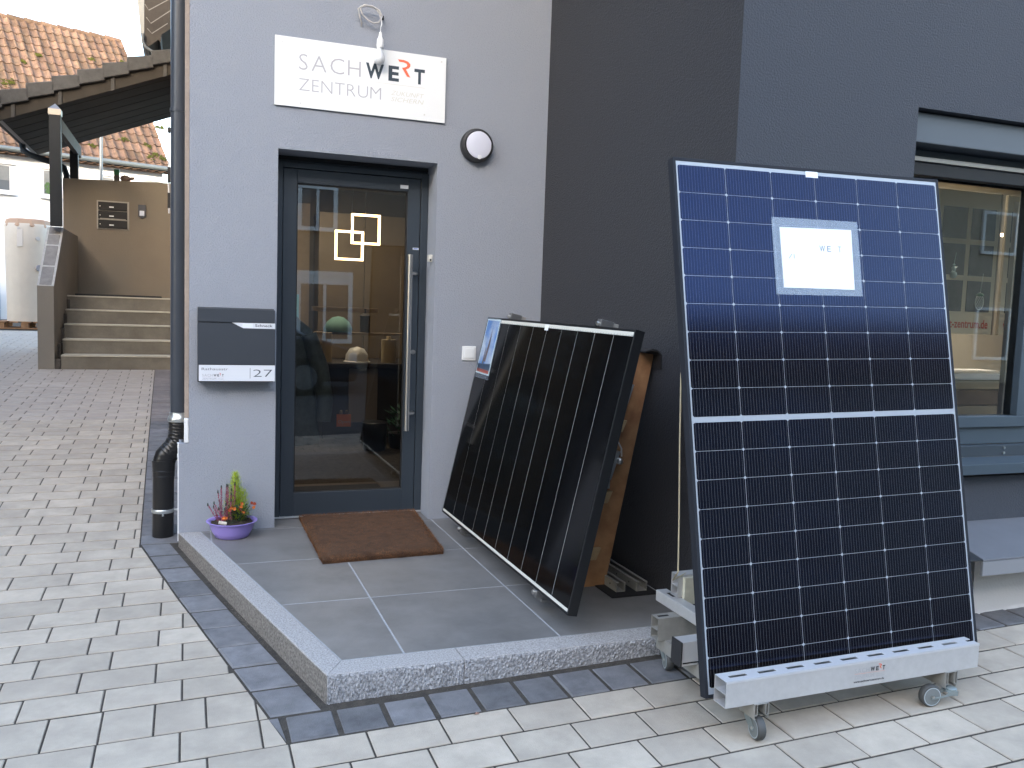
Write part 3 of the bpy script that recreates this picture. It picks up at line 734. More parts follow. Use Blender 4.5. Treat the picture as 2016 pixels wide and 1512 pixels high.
for x, y, z, m_ in ((-.006, -.06, .165, m_bl), (.008, -.062, .160, m_bl), (.045, -.055, .185, m_bl), (.040, -.06, .168, m_bl), (.052, -.065, .140, m_bl), (.036, -.06, .157, m_bl2), (.095, -.045, .182, m_bl2), (.108, -.05, .178, m_bl2), (.104, -.055, .162, m_bl), (-.034, -.07, .115, m_bl), (-.045, -.075, .118, m_bl), (-.016, -.066, .155, m_bl2)):
    fb = MB()
    for k in range(16):
        a_ = k/16*6.283+random.uniform(-.2, .2); up = random.uniform(-.2, .9); d = Vector((math.cos(a_), -abs(up)*.6, math.sin(a_))).normalized()*random.uniform(.007, .012); q = Vector((-math.sin(a_), 0, math.cos(a_)))*.0028
        p = Vector((cx+x, cy+y, z)); fb.add([p, p+d*.6+q, p+d, p+d*.6-q], [(0, 1, 2, 3)])
    fb.build('bloom', m_, bw)
MB().tube([(cx-.068, cy-.075, .096), (cx-.030, cy-.082, .088)], .0095, 14).build('cork_roll', mat('birch_roll', (.50, .46, .38), .8, ns=60, na=.4), bw, smooth=40)
# ================================================================== SOLAR PANELS
m_cell = mat('solar_cell', (.0026, .0028, .0045), .10, spec=.42, coat=0)
t = m_cell.node_tree; N, L = t.nodes, t.links; b = N['Principled BSDF']
tc = N.new('ShaderNodeTexCoord'); sp = N.new('ShaderNodeSeparateXYZ'); L.new(tc.outputs['Object'], sp.inputs[0])
mm = N.new('ShaderNodeMath'); mm.operation = 'MULTIPLY'; mm.inputs[1].default_value = 1/.0111; L.new(sp.outputs[0], mm.inputs[0])
ad = N.new('ShaderNodeMath'); ad.operation = 'ADD'; ad.inputs[1].default_value = 100.5; L.new(mm.outputs[0], ad.inputs[0])
fr_ = N.new('ShaderNodeMath'); fr_.operation = 'FRACT'; L.new(ad.outputs[0], fr_.inputs[0])
lt = N.new('ShaderNodeMath'); lt.operation = 'LESS_THAN'; lt.inputs[1].default_value = .055; L.new(fr_.outputs[0], lt.inputs[0])
mx = N.new('ShaderNodeMix'); mx.data_type = 'RGBA'; mx.inputs[6].default_value = (.0042, .0034, .0030, 1); mx.inputs[7].default_value = (.11, .11, .12, 1)
L.new(lt.outputs[0], mx.inputs[0]); L.new(mx.outputs[2], b.inputs['Base Color'])
b.inputs['Roughness'].default_value = .12; b.inputs['Specular Tint'].default_value = (.22, .38, 1, 1); b.inputs['IOR'].default_value = 1.47
m_back = mat('panel_backsheet', (.33, .36, .40), .12)
m_alu_b = mat('black_anodised', (.016, .018, .024), .7, spec=.25)
m_alu = mat('alu_profile', (.50, .49, .485), .45, metal=.35, ns=40, na=.06, st=.25, sts=6, stain=(.42, .42, .43))
m_alud = mat('alu_dull', (.33, .32, .295), .5, metal=.4, ns=30, na=.1)

O1 = (2.05416, -2.419462, .8995214)
Rt1 = Matrix(((.9998381, .0076304, -.0162931), (-.0045473, .9833826, .181488), (.0174071, -.1813846, .9832582)))
p1 = thing('solar_panel', 'tall upright solar panel with a white grid of blue black cells on a trolley', 'solar panel', O1, rot=Rt1)
HW, HH = .561, .861
T_ = .032
fr1 = MB().box(-HW, -HW+.011, .0, T_, -HH, HH).box(HW-.011, HW, 0, T_, -HH, HH).box(-HW+.011, HW-.011, 0, T_, HH-.011, HH).box(-HW+.011, HW-.011, 0, T_, -HH, -HH+.011)
fr1.build('frame', m_alu_b, p1, bevel=.001)
bs = B('backsheet', m_back, p1, -HW+.011, HW-.011, .0015, .006, -HH+.011, HH-.011, 0)
pw, ph = .1815, .0918
cw, chh, c = pw-.0020, ph-.0016, .0046
me0 = None
for col in range(6):
    for row in range(18):
        x = -.545+pw*(col+.5); z = (.8375-ph*(row+.5)) if row < 9 else (-.005-ph*(row-9+.5))
        z = .838-ph*(row+.5) if row < 9 else -.0005-.0045-ph*(row-9+.5)
        if me0 is None:
            w2, h2 = cw/2, chh/2
            P = [(-w2+c, -h2), (w2-c, -h2), (w2, -h2+c), (w2, h2-c), (w2-c, h2), (-w2+c, h2), (-w2, h2-c), (-w2, -h2+c)]
            o = MB().prismY([(px+x, pz+z) for px, pz in P], .0007, .0014).build('solar_cell', m_cell, p1); me0 = o.data
        else: link('solar_cell', me0, p1, (x, .00105, z))
B('barcode_label', mat('label_white', (.80, .82, .85), .3), p1, -.036, .015, -.0002, .0005, .829, .850, 0)
sl = B('laminate_sleeve', None, p1, -.192, .170, -.0008, .0001, .4155, .681, 0)
ms = bpy.data.materials.new('clear_film'); ms.use_nodes = True; N = ms.node_tree.nodes; L = ms.node_tree.links; N.clear()
o_ = N.new('ShaderNodeOutputMaterial'); m1 = N.new('ShaderNodeMixShader'); tr = N.new('ShaderNodeBsdfTransparent'); pr = N.new('ShaderNodeBsdfPrincipled')
pr.inputs['Base Color'].default_value = (.35, .42, .52, 1); pr.inputs['Roughness'].default_value = .12; m1.inputs[0].default_value = .38
L.new(tr.outputs[0], m1.inputs[1]); L.new(pr.outputs[0], m1.inputs[2]); L.new(m1.outputs[0], o_.inputs[0]); sl.data.materials.append(ms); MATS['clear_film'] = ms
pp = MB().prismY([(-.161, .4395), (.136, .4375), (.1405, .6505), (-.162, .647)], -.0016, -.0009).build('notice_paper', mat('notice_white', (.74, .76, .78), .35), p1)
m = MB(); y = -.0019
text(m, 'W', -.0015, .021, .569, .589, y, .0); text(m, 'E', .031, .046, .569, .589, y, -.01); text(m, 'T', .077, .090, .569, .589, y, -.015)
m.stroke([(-.1318, .5403), (-.1195, .5554)], .0012, y); m.stroke([(-.1108, .5557), (-.1108, .5404)], .0012, y)
m.build('lettering', mat('notice_print', (.04, .08, .13), .5), pp)

# --- trolley under it
tl = thing('panel_trolley', 'aluminium profile trolley on grey castors holding the tall panel', 'trolley', (2.05, -2.4, -.07))
sl_ = .0128
def zt(x): return sl_*(x-1.53)
def profX(name, x0, x1, y0, y1, z0, z1, mt, wall=.0022, mid=None, slots=False, parent=None):
    """hollow profile along X that follows the slope"""
    mb = MB()
    def bar(a0, a1, b0, b1):
        mb.hexa([(x0, a0, b0+zt(x0)), (x1, a0, b0+zt(x1)), (x1, a1, b0+zt(x1)), (x0, a1, b0+zt(x0)), (x0, a0, b1+zt(x0)), (x1, a0, b1+zt(x1)), (x1, a1, b1+zt(x1)), (x0, a1, b1+zt(x0))])
    bar(y0, y0+wall, z0, z1); bar(y1-wall, y1, z0, z1); bar(y0+wall, y1-wall, z0, z0+wall)
    if not slots: bar(y0+wall, y1-wall, z1-wall, z1)
    if mid: bar(y0+wall, y1-wall, mid-wall/2, mid+wall/2)
    return mb.build(name, mt, parent or tl)
RY0, RY1 = -2.648, -2.585
rail = profX('front_rail', 1.527, 2.545, RY0, RY1, .043, .126, m_alu, slots=True, mid=.085)
# slotted top of the front rail: two lips and the webs between the slots
mb = MB()
def tb(x0, x1, y0, y1):
    mb.hexa([(x0, y0, .124+zt(x0)), (x1, y0, .124+zt(x1)), (x1, y1, .124+zt(x1)), (x0, y1, .124+zt(x0)), (x0, y0, .1263+zt(x0)), (x1, y0, .1263+zt(x1)), (x1, y1, .1263+zt(x1)), (x0, y1, .1263+zt(x0))])
tb(1.527, 2.545, RY0+.0022, -2.624); tb(1.527, 2.545, -2.609, RY1-.0022)
x = 1.527; first = True
while x < 2.545:
    e_ = min(x+(.028 if first else .042), 2.545); tb(x, e_, -2.6238, -2.6092); x = e_+.065; first = False
mb.build('slotted_top', mat('alu_bright', (.56, .56, .57), .4, metal=.3), rail)
ra = B('rail_lip', MATS['alu_bright'], rail, 1.5275, 2.5445, RY0-.0015, RY0-.0002, .120, .1265, 0)
ra.rotation_euler = (0, -math.atan(sl_), 0); ra.location.z += .006
# print on the rail, tilted with it: built level then turned

gx = mat('rail_print_pale', (.40, .40, .41), .5)
zq = zt(2.08)
logo(rail, 2.012, .089+zq, .124, RY0-.0009, small=True, mats=(gx, mat('rail_print_dark', (.03, .03, .035), .5), mat('rail_print_red', (.72, .16, .08), .5), gx))
text(MB(), 'www.sachwert-zentrum.de', 2.010, 2.135, .0565+zq, .0640+zq, RY0-.0009, .02).build('lettering', MATS['rail_print_dark'], rail)
def profY(name, x0, x1, y0, y1, z0, z1, mt, wall=.002, twin=False):
    mb = MB(); a = zt((x0+x1)/2)
    mb.box(x0, x0+wall, y0, y1, z0+a, z1+a).box(x1-wall, x1, y0, y1, z0+a, z1+a).box(x0+wall, x1-wall, y0, y1, z1-wall+a, z1+a)
    if twin:   # open foot with inner lips
        mb.box(x0+.010, x0+.010+wall, y0, y1, z0+.012+a, z1-wall+a).box(x1-.010-wall, x1-.010, y0, y1, z0+.012+a, z1-wall+a)
        mb.box(x0+wall, x0+.010, y0, y1, z0+.011+a, z0+.013+a).box(x1-.010, x1-wall, y0, y1, z0+.011+a, z0+.013+a)
        mb.box(x0+wall, x0+.006, y0, y1, z0+a, z0+wall+a).box(x1-.006, x1-wall, y0, y1, z0+a, z0+wall+a)
    else: mb.box(x0+wall, x1-wall, y0, y1, z0+a, z0+wall+a)
    return mb.build(name, mt, tl)
profY('arm', 1.631, 1.684, -2.652, -2.055, -.006, .0425, m_alud, twin=True)
profY('arm', 2.400, 2.452, -2.652, -2.055, -.012, .0315+.011, m_alud, twin=True)
profX('rear_beam', 1.60, 2.56, -2.115, -2.065, .0428, .1255, m_alud, mid=.081)
B('slot', m_black, tl, 1.612, 1.655, -2.096, -2.084, .1265, .1278, 0)
mbk = MB().box(1.690, 1.738, -2.40, -1.935, .129, .172)
mbk.build('cross_bar', m_alu, tl, bevel=.004)
B('slot', m_black, tl, 1.707, 1.722, -2.03, -1.985, .1715, .1728, 0)
B('cross_bar', m_alu, tl, 2.42, 2.468, -2.45, -2.05, .139, .182, .004)
up = profX('upper_beam', 1.715, 2.5, -2.050, -2.002, .172, .257, m_alu, mid=.213)
B('spacer_board', mat('beige_board', (.48, .45, .35), .7, ns=20, na=.08), tl, 1.735, 1.85, -2.066, -2.0505, .150, .252, .001)
prf = profX('middle_beam', 1.569, 2.5, -2.33, -2.272, .040, .122, MATS['alu_bright'], mid=.08)
B('end_cap', mat('cap_black', (.02, .02, .022), .5), tl, 1.563, 1.5688, -2.333, -2.269, .037, .124, .001)
B('groove', m_black, tl, 1.573, 2.45, -2.3312, -2.3302, .048, .0525, 0)
# stays that carry the panel
for x in (1.72, 2.40):
    MB().hexa([(x-.02, -2.36, .12), (x+.02, -2.36, .12), (x+.02, -2.32, .12), (x-.02, -2.32, .12), (x-.02, -2.305, 1.2), (x+.02, -2.305, 1.2), (x+.02, -2.265, 1.2), (x-.02, -2.265, 1.2)]).build('stay', m_alu, tl)
MB().tube([(1.556, -2.30, .36), (1.549, -2.30, .55), (1.537, -2.30, .80), (1.529, -2.30, 1.02), (1.55, -2.27, 1.25)], .0028, 6).tube([(1.556, -2.30, .36), (1.66, -2.1, .262), (1.76, -2.03, .258)], .0028, 6).build('tie_cord', mat('cord_beige', (.42, .36, .24), .8), tl, smooth=60)
# castors
m_tyre = mat('tyre_grey', (.06, .06, .058), .6); m_hub = mat('hub_grey', (.15, .165, .165), .45); m_fork = mat('fork_zinc', (.26, .30, .30), .35, metal=.5); m_ring = mat('hub_ring', (.38, .42, .44), .35)
def castor(px_, py_, topz, ang, reach=.042):
    """swivel castor: pivot under the arm, wheel trailing in direction ang"""
    g = gz(px_+math.cos(ang)*reach, py_+math.sin(ang)*reach); r = .0375
    M = Matrix.Translation((px_, py_, 0)) @ Matrix.Rotation(ang, 4, 'Z')
    def mk(): b = MB(); b.T = M; return b
    wz = g+r+.0003
    tyre = mk().lathe([(r-.009, -.0125), (r-.003, -.0125), (r, -.008), (r, .008), (r-.003, .0125), (r-.009, .0125)], (reach, 0, wz), 'Y', 36).build('wheel', m_tyre, tl, smooth=40)
    hub = mk().lathe([(r-.0085, -.0135), (r-.0085, .0135)], (reach, 0, wz), 'Y', 36).build('hub', m_hub, tyre, smooth=40)
    for s in (-1, 1):
        mb_ = mk(); n = 36; vs = []
        for k in range(n):
            for rr_, yy_ in ((r-.0062, .0142), (r-.0092, .0142)):
                a = 6.2832*k/n; vs.append((reach+rr_*math.cos(a), s*yy_, wz+rr_*math.sin(a)))
        mb_.add(vs, [(2*k, 2*k+1, (2*k+3) % (2*n), (2*k+2) % (2*n)) for k in range(n)]).build('hub_ring', m_ring, tyre)
    f = mk()
    for s in (-1, 1):
        y0 = s*.0165; P = [(-.016, topz-.007), (.018, topz-.007), (.030, topz-.018), (reach+.008, wz-.003), (reach+.001, wz-.010), (reach-.008, wz-.009), (.004, wz+.002), (-.015, topz-.022)]
        f.prismY(P, y0-.0012, y0+.0012)
    f.box(-.016, .024, -.0175, .0175, topz-.0085, topz-.006)
    f.build('fork', m_fork, tl, bevel=.0006)
    mk().lathe([(.0045, -.020), (.0045, .020)], (reach, 0, wz), 'Y', 12).build('axle', m_steel, tl, smooth=40)
    mk().lathe([(.018, topz-.006), (.019, topz+.0), (.014, topz+.004)], (0, 0, 0), 'Z', 20).build('swivel', m_fork, tl, smooth=40)
castor(1.664, -2.594, -.0003, R_(262), .040)
castor(2.426, -2.652, -.0015, R_(170), .078)
castor(1.657, -2.085, .001, R_(255), .030)
castor(2.426, -2.085, .003, R_(60), .040)

# --- black panel leaning in the corner
O2 = (1.443039, -1.078724, .63367)
Rt2 = Matrix(((.0105924, .9777329, .2095855), (-.9999163, .0119139, -.0050436), (-.0074283, -.2095145, .9777773)))
p2 = thing('solar_panel', 'glossy black solar module with thin vertical lines leaning against the dark wall', 'solar panel', O2, rot=Rt2)
W2, H2 = .8268, .55
MB().box(-W2, -W2+.010, 0, .040, -H2, H2).box(W2-.010, W2, 0, .040, -H2, H2).box(-W2+.010, W2-.010, 0, .040, H2-.010, H2).box(-W2+.010, W2-.010, 0, .040, -H2, -H2+.010).build('frame', mat('panel_black_frame', (.012, .013, .015), .32, metal=.2), p2, bevel=.001)
B('backsheet', mat('panel_line', (.62, .62, .62), .2), p2, -W2+.010, W2-.010, .0018, .006, -H2+.010, H2-.010, 0)
m_strip = mat('thin_film', (.0035, .0034, .0036), .09, spec=.22, ns=2, na=.15)
xs = [-.8165, -.8095, -.6455, -.4845, -.3195, -.1555, .0055, .1695, .3325, .4965, .6625, .8165]
xs = [-.8165]+[-.6475+.1637*i for i in range(9)]+[.8165]
me1 = None
for a, b_ in zip(xs[:-1], xs[1:]):
    B('solar_strip', m_strip, p2, a+.0016, b_-.0016, .0008, .0016, -.5275, .5225, 0)
m_bar = mat('edge_bar', (.62, .61, .55), .3, ns=90, na=.05)
tb_ = B('ruler_bar', m_bar, p2, -.60, .8165, .0004, .0015, .5235, .539, 0)
mb = MB()
for i in range(60):
    x = -.58+i*.0235; mb.box(x, x+.0018, -.0001, .0003, .5235, .527)
mb.build('tick_marks', mat('tick_grey', (.10, .10, .10), .6), tb_)
text(MB(), 'TIERUN', .69, .735, .529, .533, -.0001).build('lettering', MATS['tick_grey'], tb_) if False else None
B('ruler_bar', m_bar, p2, -.8165, .8165, .0004, .0015, -.5395, -.529, 0)
B('barcode_label', MATS['label_white'], p2, -.018, .022, -.0004, .0003, .511, .538, 0)
# poster taped to it: sky, tower and roof
ps = MB().prismY([(-.8125, .241), (-.602, .2385), (-.6155, .5415), (-.8107, .540)], -.0012, -.0004).build('taped_photo', mat('photo_paper', (.60, .72, .74), .3), p2)
def flatpoly(P, y, name, mt): return MB().prismY(P, y-.0004, y).build(name, mt, ps)
msky = mat('photo_sky', (.01, .16, .50), .3, ns=14, na=.2, st=.9, sts=9, stain=(.55, .62, .70))
flatpoly([(-.803, .275), (-.613, .270), (-.6235, .532), (-.801, .533)], -.0013, 'photo_sky', msky)
flatpoly([(-.8035, .2485), (-.612, .246), (-.6135, .262), (-.8035, .268)], -.0018, 'photo_roof', mat('photo_roof', (.30, .06, .035), .3))
flatpoly([(-.8035, .2685), (-.613, .2625), (-.6135, .300), (-.8035, .292)], -.0018, 'photo_solar_roof', mat('photo_blue', (.05, .09, .16), .3, ns=60, na=.3))
flatpoly([(-.747, .296), (-.727, .296), (-.728, .36), (-.733, .385), (-.742, .385)], -.0019, 'photo_tower', mat('photo_tower', (.10, .085, .085), .3))
flatpoly([(-.727, .31), (-.700, .305), (-.690, .42), (-.694, .455), (-.7, .50), (-.704, .452), (-.712, .42)], -.0018, 'photo_tower', mat('photo_tower2', (.13, .09, .08), .3))
ms2 = ms.copy(); ms2.name = 'tape_film'; ms2.node_tree.nodes['Mix Shader'].inputs[0].default_value = .12
tp = B('tape_film', ms2, p2, -.8165, -.592, -.0022, -.0020, .215, .548, 0)
# mounting rails and clamps behind it
for u in (-.492, .518):
    B('mounting_rail', m_alud, p2, u-.018, u+.018, .0405, .080, -H2-.028, H2+.026, .001)
    for s in (1, -1):
        c_ = B('clamp', mat('clamp_alu', (.22, .22, .22), .35, metal=.7), p2, u-.02, u+.02, -.002, .055, s*(H2+.0005), s*(H2+.030), .001)
        B('clamp_slot', m_black, c_, u-.0205, u-.006, .006, .048, s*(H2+.006), s*(H2+.015), 0)
        MB().lathe([(.0075, -.012), (.009, -.006), (.009, -.002)], (u-.004, 0, s*(H2+.012)), 'Y', 14).build('bolt', m_steel, c_, smooth=40)
    B('foot', MATS['clamp_alu'], p2, u-.035, u+.035, .02, .085, -H2-.040, -H2-.0285, .001)
# --- timber and profiles behind the black panel
m_wood = mat('pine', (.36, .19, .085), .7, ns=6, na=.25, st=.7, sts=9, stain=(.16, .06, .025), rnd=.05, bump=.0006, bs=60)
tm = thing('timber_support', 'knotty pine plank leaning on the dark wall behind the black panel', 'plank', (1.75, -1.33, 0))
yb = -1.365
b0 = atY((860+690/2.363, 600+1295/2.363), yb); b1 = atY((860+782/2.363, 600+1303/2.363), yb); t0 = atY((860+925/2.363, 600+215/2.363), yb); t1 = atY((860+1025/2.363, 600+232/2.363), yb)
z0 = .001; dx = min(0, 1.960-t1[0])
b0[2] = b1[2] = z0; t1[0] += dx; t0[0] = min(t0[0]+dx, t1[0]-.075)
TA = Vector((b0[0]-.01, yb, z0)); TB = Vector((b1[0], yb, z0)); TC = Vector((t1[0], yb, t1[2])); TD = Vector((t0[0]-.005, yb, t0[2]))
dep = Vector((0, .045, 0))
MB().hexa([TA, TB, TB+dep, TA+dep, TD, TC, TC+dep, TD+dep]).build('plank', m_wood, tm, bevel=.002)
def on_plank(s, t): return TA.lerp(TB, s).lerp(TD.lerp(TC, s), t)
for t_, h_ in ((.66, .05), (.36, .05), (.12, .05)):
    a, b_ = on_plank(-.1, t_), on_plank(.12, t_+h_); MB().hexa([a+Vector((0, -.02, 0)), a+Vector((.038, -.02, 0)), a+Vector((.038, 0, 0)), a, b_+Vector((-.012, -.02, 0)), b_+Vector((.026, -.02, 0)), b_+Vector((.026, 0, 0)), b_+Vector((-.012, 0, 0))]).build('wood_block', mat('pale_wood', (.42, .30, .16), .75, ns=20, na=.2), tm)
for t_ in (.74, .46):
    a = on_plank(-.05, t_); b_ = on_plank(-.02, t_+.12)
    k_ = MB().hexa([a+Vector((-.02, -.03, 0)), a+Vector((.02, -.03, .0)), a+Vector((.02, -.001, .0)), a+Vector((-.02, -.001, 0)), b_+Vector((-.02, -.03, 0)), b_+Vector((.035, -.03, 0)), b_+Vector((.035, -.001, 0)), b_+Vector((-.02, -.001, 0))]).build('bracket', m_galv, tm, bevel=.001)
    B('bracket_foot', m_galv, k_, a.x-.01, a.x+.02, a.y-.02, a.y-.002, a.z-.04, a.z-.002, .001)
c0 = on_plank(.0, .62)
MB().tube([c0+Vector((-.03, -.03, .0)), c0+Vector((.01, -.032, .0)), c0+Vector((.028, -.03, -.03)), c0+Vector((.03, -.03, -.065))], .004, 8).build('cable', mat('cable_grey', (.5, .47, .45), .5), tm, smooth=60)
MB().lathe([(.001, -.016), (.011, -.012), (.016, 0), (.011, .012), (.001, .016)], tuple(c0+Vector((.02, -.035, -.085))), 'Z', 18).build('metal_ball', m_steel, tm, smooth=60)
cp = thing('wall_tile', 'curved black roof tile scrap hooked over the top of the pine plank', 'roof tile', (1.94, -1.33, 1.0))
P = [(1.88, 1.062), (1.915, 1.072), (1.945, 1.066), (1.962, 1.046), (1.963, .985), (1.958, .985), (1.956, 1.043), (1.94, 1.060), (1.913, 1.064), (1.88, 1.056)]
MB().prismY(P[::-1], -1.43, -1.23).build('curved_tile', mat('tile_black', (.012, .012, .013), .7, bump=.002, bs=80), cp)
mt_ = thing('rubber_mat', 'small black rubber mat under the two aluminium profiles by the wall', 'mat', (1.83, -1.2, 0))
B('mat_sheet', m_black, mt_, 1.715, 1.945, -1.535, -.62, .0005, .006, .001)
for i, (xa, xb, lab) in enumerate(((1.762, 1.806, 'short aluminium profile on the black mat, nearer the black panel'), (1.856, 1.908, 'short aluminium profile on the black mat, closest to the dark wall'))):
    pf = thing('aluminium_profile', lab, 'metal profile', ((xa+xb)/2, -1.0, .006), group='aluminium profiles lying behind the panel')
    y0 = -1.480-.012*i; z0 = .0065; h_ = .042
    MB().box(xa, xb, y0, -.65, z0, z0+.003).box(xa, xa+.0035, y0, -.65, z0+.003, z0+h_).box(xb-.0035, xb, y0, -.65, z0+.003, z0+h_).box(xa+.0035, xa+.013, y0, -.65, z0+h_-.003, z0+h_).box(xb-.013, xb-.0035, y0, -.65, z0+h_-.003, z0+h_).build('channel', m_alud, pf)
    for yy_ in (-1.42, -1.30): MB().lathe([(.004, xa-.001), (.004, xa+.0005)], (0, yy_, z0+.022), 'X', 10).build('hole', m_black, pf)
# small brown leaf on the paving
lv = atP((938, 1407), (-.0256, -.02, 1), -.0968-.0256*.4326+.02*1.984); z = gz(lv[0], lv[1])+.001
MB().add([(lv[0]-.012, lv[1], z), (lv[0]+.002, lv[1]-.006, z+.004), (lv[0]+.012, lv[1]+.001, z+.002), (lv[0]+.001, lv[1]+.007, z+.005), (lv[0]-.004, lv[1]+.003, z)], [(0, 1, 3, 4), (1, 2, 3)]).build('fallen_leaf', mat('dry_leaf', (.28, .16, .12), .8), None, label='tiny dry brown leaf on the pale paving in front of the kerb', cat='leaf')

# ================================================================== INSIDE THE SHOP
m_led = mat('led', (1, .75, .45), .5, emis=(1, .64, .30), es=1.5)
ld = thing('square_pendant', 'glowing lamp of two overlapping light squares hanging inside the door', 'lamp', (1.15, 1.5, 1.53))
def sq(p, y, w=.014):
    a, b_, c_, d_ = [atY(q, y) for q in p]; x0, x1, z0, z1 = min(a[0], d_[0]), max(b_[0], c_[0]), min(c_[2], d_[2]), max(a[2], b_[2])
    mb = MB(); frame(mb, x0, x1, z0, z1, w, y-.01, y+.01); return mb
sq([(693, 421), (749, 424), (747, 483), (691, 479)], 1.5).build('light_square', m_led, ld)
sq([(661, 453), (716, 456), (714, 513), (659, 511)], 1.46).build('light_square', m_led, ld)
MB().tube([(1.20, 1.5, 1.866), (1.20, 1.5, 2.36)], .0015, 6).tube([(1.09, 1.46, 1.743), (1.12, 1.5, 2.36)], .0015, 6).build('wire', m_steel, ld)
m_dk = mat('dark_furniture', (.035, .028, .024), .5, ns=4, na=.1)
m_br = mat('brown_board', (.24, .18, .12), .6, ns=6, na=.1)
ct = thing('counter', 'dark sales counter seen through the glass door', 'counter', (1.6, 2.6, 0))
B('counter_top', m_dk, ct, 1.02, 2.1, 2.35, 3.1, .70, .735, .003)
B('front_panel', m_dk, ct, 1.05, 2.08, 2.42, 3.05, .004, .70, .003)
B('shelf_board', m_br, ct, 1.05, 2.08, 2.95, 3.08, .95, .97, .003)
B('cabinet_front', mat('cabinet_grey', (.30, .27, .25), .5), ct, 1.26, 1.50, 2.400, 2.418, .24, .69, .002)
B('wall_board', m_br, ct, 1.03, 1.62, 3.0, 3.03, 1.15, 1.19, .002)
def item(name, label, cat, fn, mt, **k):
    o = fn.build(name, mt, None, label=label, cat=cat, **k); return o
item('safety_helmet', 'white hard hat lying on the counter behind the glass door', 'helmet', MB().lathe([(.10, .735), (.115, .742), (.098, .752), (.092, .80), (.06, .85), (.001, .868)], (1.34, 2.5, 0), 'Z', 28, sx=1, sy=1), mat('helmet_white', (.75, .74, .70), .3), smooth=50)
item('coffee_press', 'dark glass coffee press standing on the counter behind the helmet', 'coffee press', MB().lathe([(.045, .971), (.045, 1.11), (.05, 1.12), (.03, 1.135), (.006, 1.14), (.006, 1.17), (.012, 1.18)], (1.50, 3.0, 0), 'Z', 20), m_dk, smooth=40)
item('folded_cloth', 'pale teal cloth on the shelf behind the shop counter', 'cloth', MB().lathe([(.12, .971), (.13, 1.0), (.10, 1.06), (.05, 1.10), (.001, 1.11)], (1.26, 3.0, 0), 'Z', 12), mat('teal_cloth', (.16, .30, .25), .8), smooth=50)
item('paper_roll', 'upright cream paper roll on the counter, left of the white helmet', 'paper roll', MB().lathe([(.042, .735), (.042, .98), (.012, .98)], (1.09, 2.5, 0), 'Z', 22), mat('roll_cream', (.50, .42, .27), .8), smooth=40)
item('paper_roll', 'wide cream paper roll with dark top on the counter, right of the helmet', 'paper roll', MB().lathe([(.062, .735), (.062, .93), (.02, .93), (.02, .96)], (1.62, 2.55, 0), 'Z', 24), mat('roll_cream', (.50, .42, .27), .8), smooth=40)
item('waste_bin', 'dark waste bin on the shop floor to the right behind the glass door', 'bin', MB().lathe([(.085, .004), (.10, .29), (.104, .295), (.095, .30)], (1.40, 2.0, 0), 'Z', 24), mat('bin_dark', (.03, .03, .035), .3, metal=.5), smooth=40)
item('flower_pot', 'black pot with dark green plant beside the waste bin inside the door', 'plant', MB().lathe([(.07, .004), (.10, .18), (.10, .20)], (1.62, 2.05, 0), 'Z', 20), mat('pot_black', (.02, .02, .022), .5), smooth=40)
pl_ = bpy.data.objects[-1] if False else None
ff = MB()
for i in range(160):
    a_ = random.random()*6.283; r = random.random()*.12; p = Vector((1.62+r*math.cos(a_), 2.05+r*math.sin(a_)*.7, random.uniform(.2, .42)-r*.4)); d = Vector((math.cos(a_), math.sin(a_), .6))*.05; q = Vector((-math.sin(a_), math.cos(a_), 0))*.012
    ff.add([p-q, p+q, p+d], [(0, 1, 2)])
ff.build('potted_foliage', mat('inside_leaf', (.02, .10, .045), .6), None, label='dark green foliage of the pot plant inside the glass door', cat='foliage')
op = thing('open_sign', 'small orange board reading Open standing on the floor inside the door', 'sign', (1.2, 2.2, .2))
B('board', mat('open_orange', (.75, .20, .04), .6), op, 1.13, 1.245, 2.19, 2.2, .235, .335, .002)
text(MB(), 'Open', 1.140, 1.235, .255, .29, 2.1888, .01).build('lettering', mat('open_letter', (.5, .36, .25), .6), op)
for x in (1.165, 1.21): MB().lathe([(.012, .336), (.014, .345), (.010, .365), (.001, .37)], (x, 2.195, 0), 'Z', 10).build('knob', m_br, op, smooth=40)
em = thing('entrance_mat', 'blue grey entrance mat with a black strip on the floor just inside the glass door', 'mat', (.9, .6, 0))
B('mat_field', mat('mat_blue', (.05, .075, .12), .9, ns=80, na=.2), em, .5, 1.22, .46, 1.0, .0045, .010, .001)
B('mat_strip', m_black, em, .5, 1.22, .31, .459, .0045, .012, .001)
cb = thing('picture_wall', 'dark pinboard with framed pictures on the left side of the shop room', 'pinboard', (.9, 3.9, 1))
B('board', m_br, cb, .12, 1.15, 4.14, 4.19, .9, 2.2, .003)
for i in range(2):
    for j in range(3): B('picture', m_dk, cb, .2+.33*i, .48+.33*i, 4.125, 4.139, 1.0+.36*j, 1.3+.36*j, .002)
B('picture', mat('poster_teal', (.12, .32, .34), .6), cb, .86, 1.05, 4.12, 4.138, 1.05, 1.3, .002)
sh = thing('wall_shelf', 'brown panelled cupboard wall at the back of the shop behind the light squares', 'cupboard', (1.5, 3.9, 0))
for i in range(2): B('cupboard_door', mat('cupboard_brown', (.17, .13, .085), .5, ns=3, na=.12), sh, 1.2+.45*i, 1.645+.45*i, 3.85, 4.18, .05, 2.1, .004)
ct2 = thing('coat', 'dark winter jacket hanging at the left edge of the door glass', 'jacket', (.66, 1.0, .2))
cx0, cy0 = .64, 1.0; mb = MB(); prof = [(.03, 1.13), (.06, 1.10), (.11, 1.05), (.14, .95), (.15, .8), (.16, .65), (.165, .50), (.17, .36), (.165, .30), (.12, .29)]
vs = []; n = 28; rr = np.random.RandomState(9)
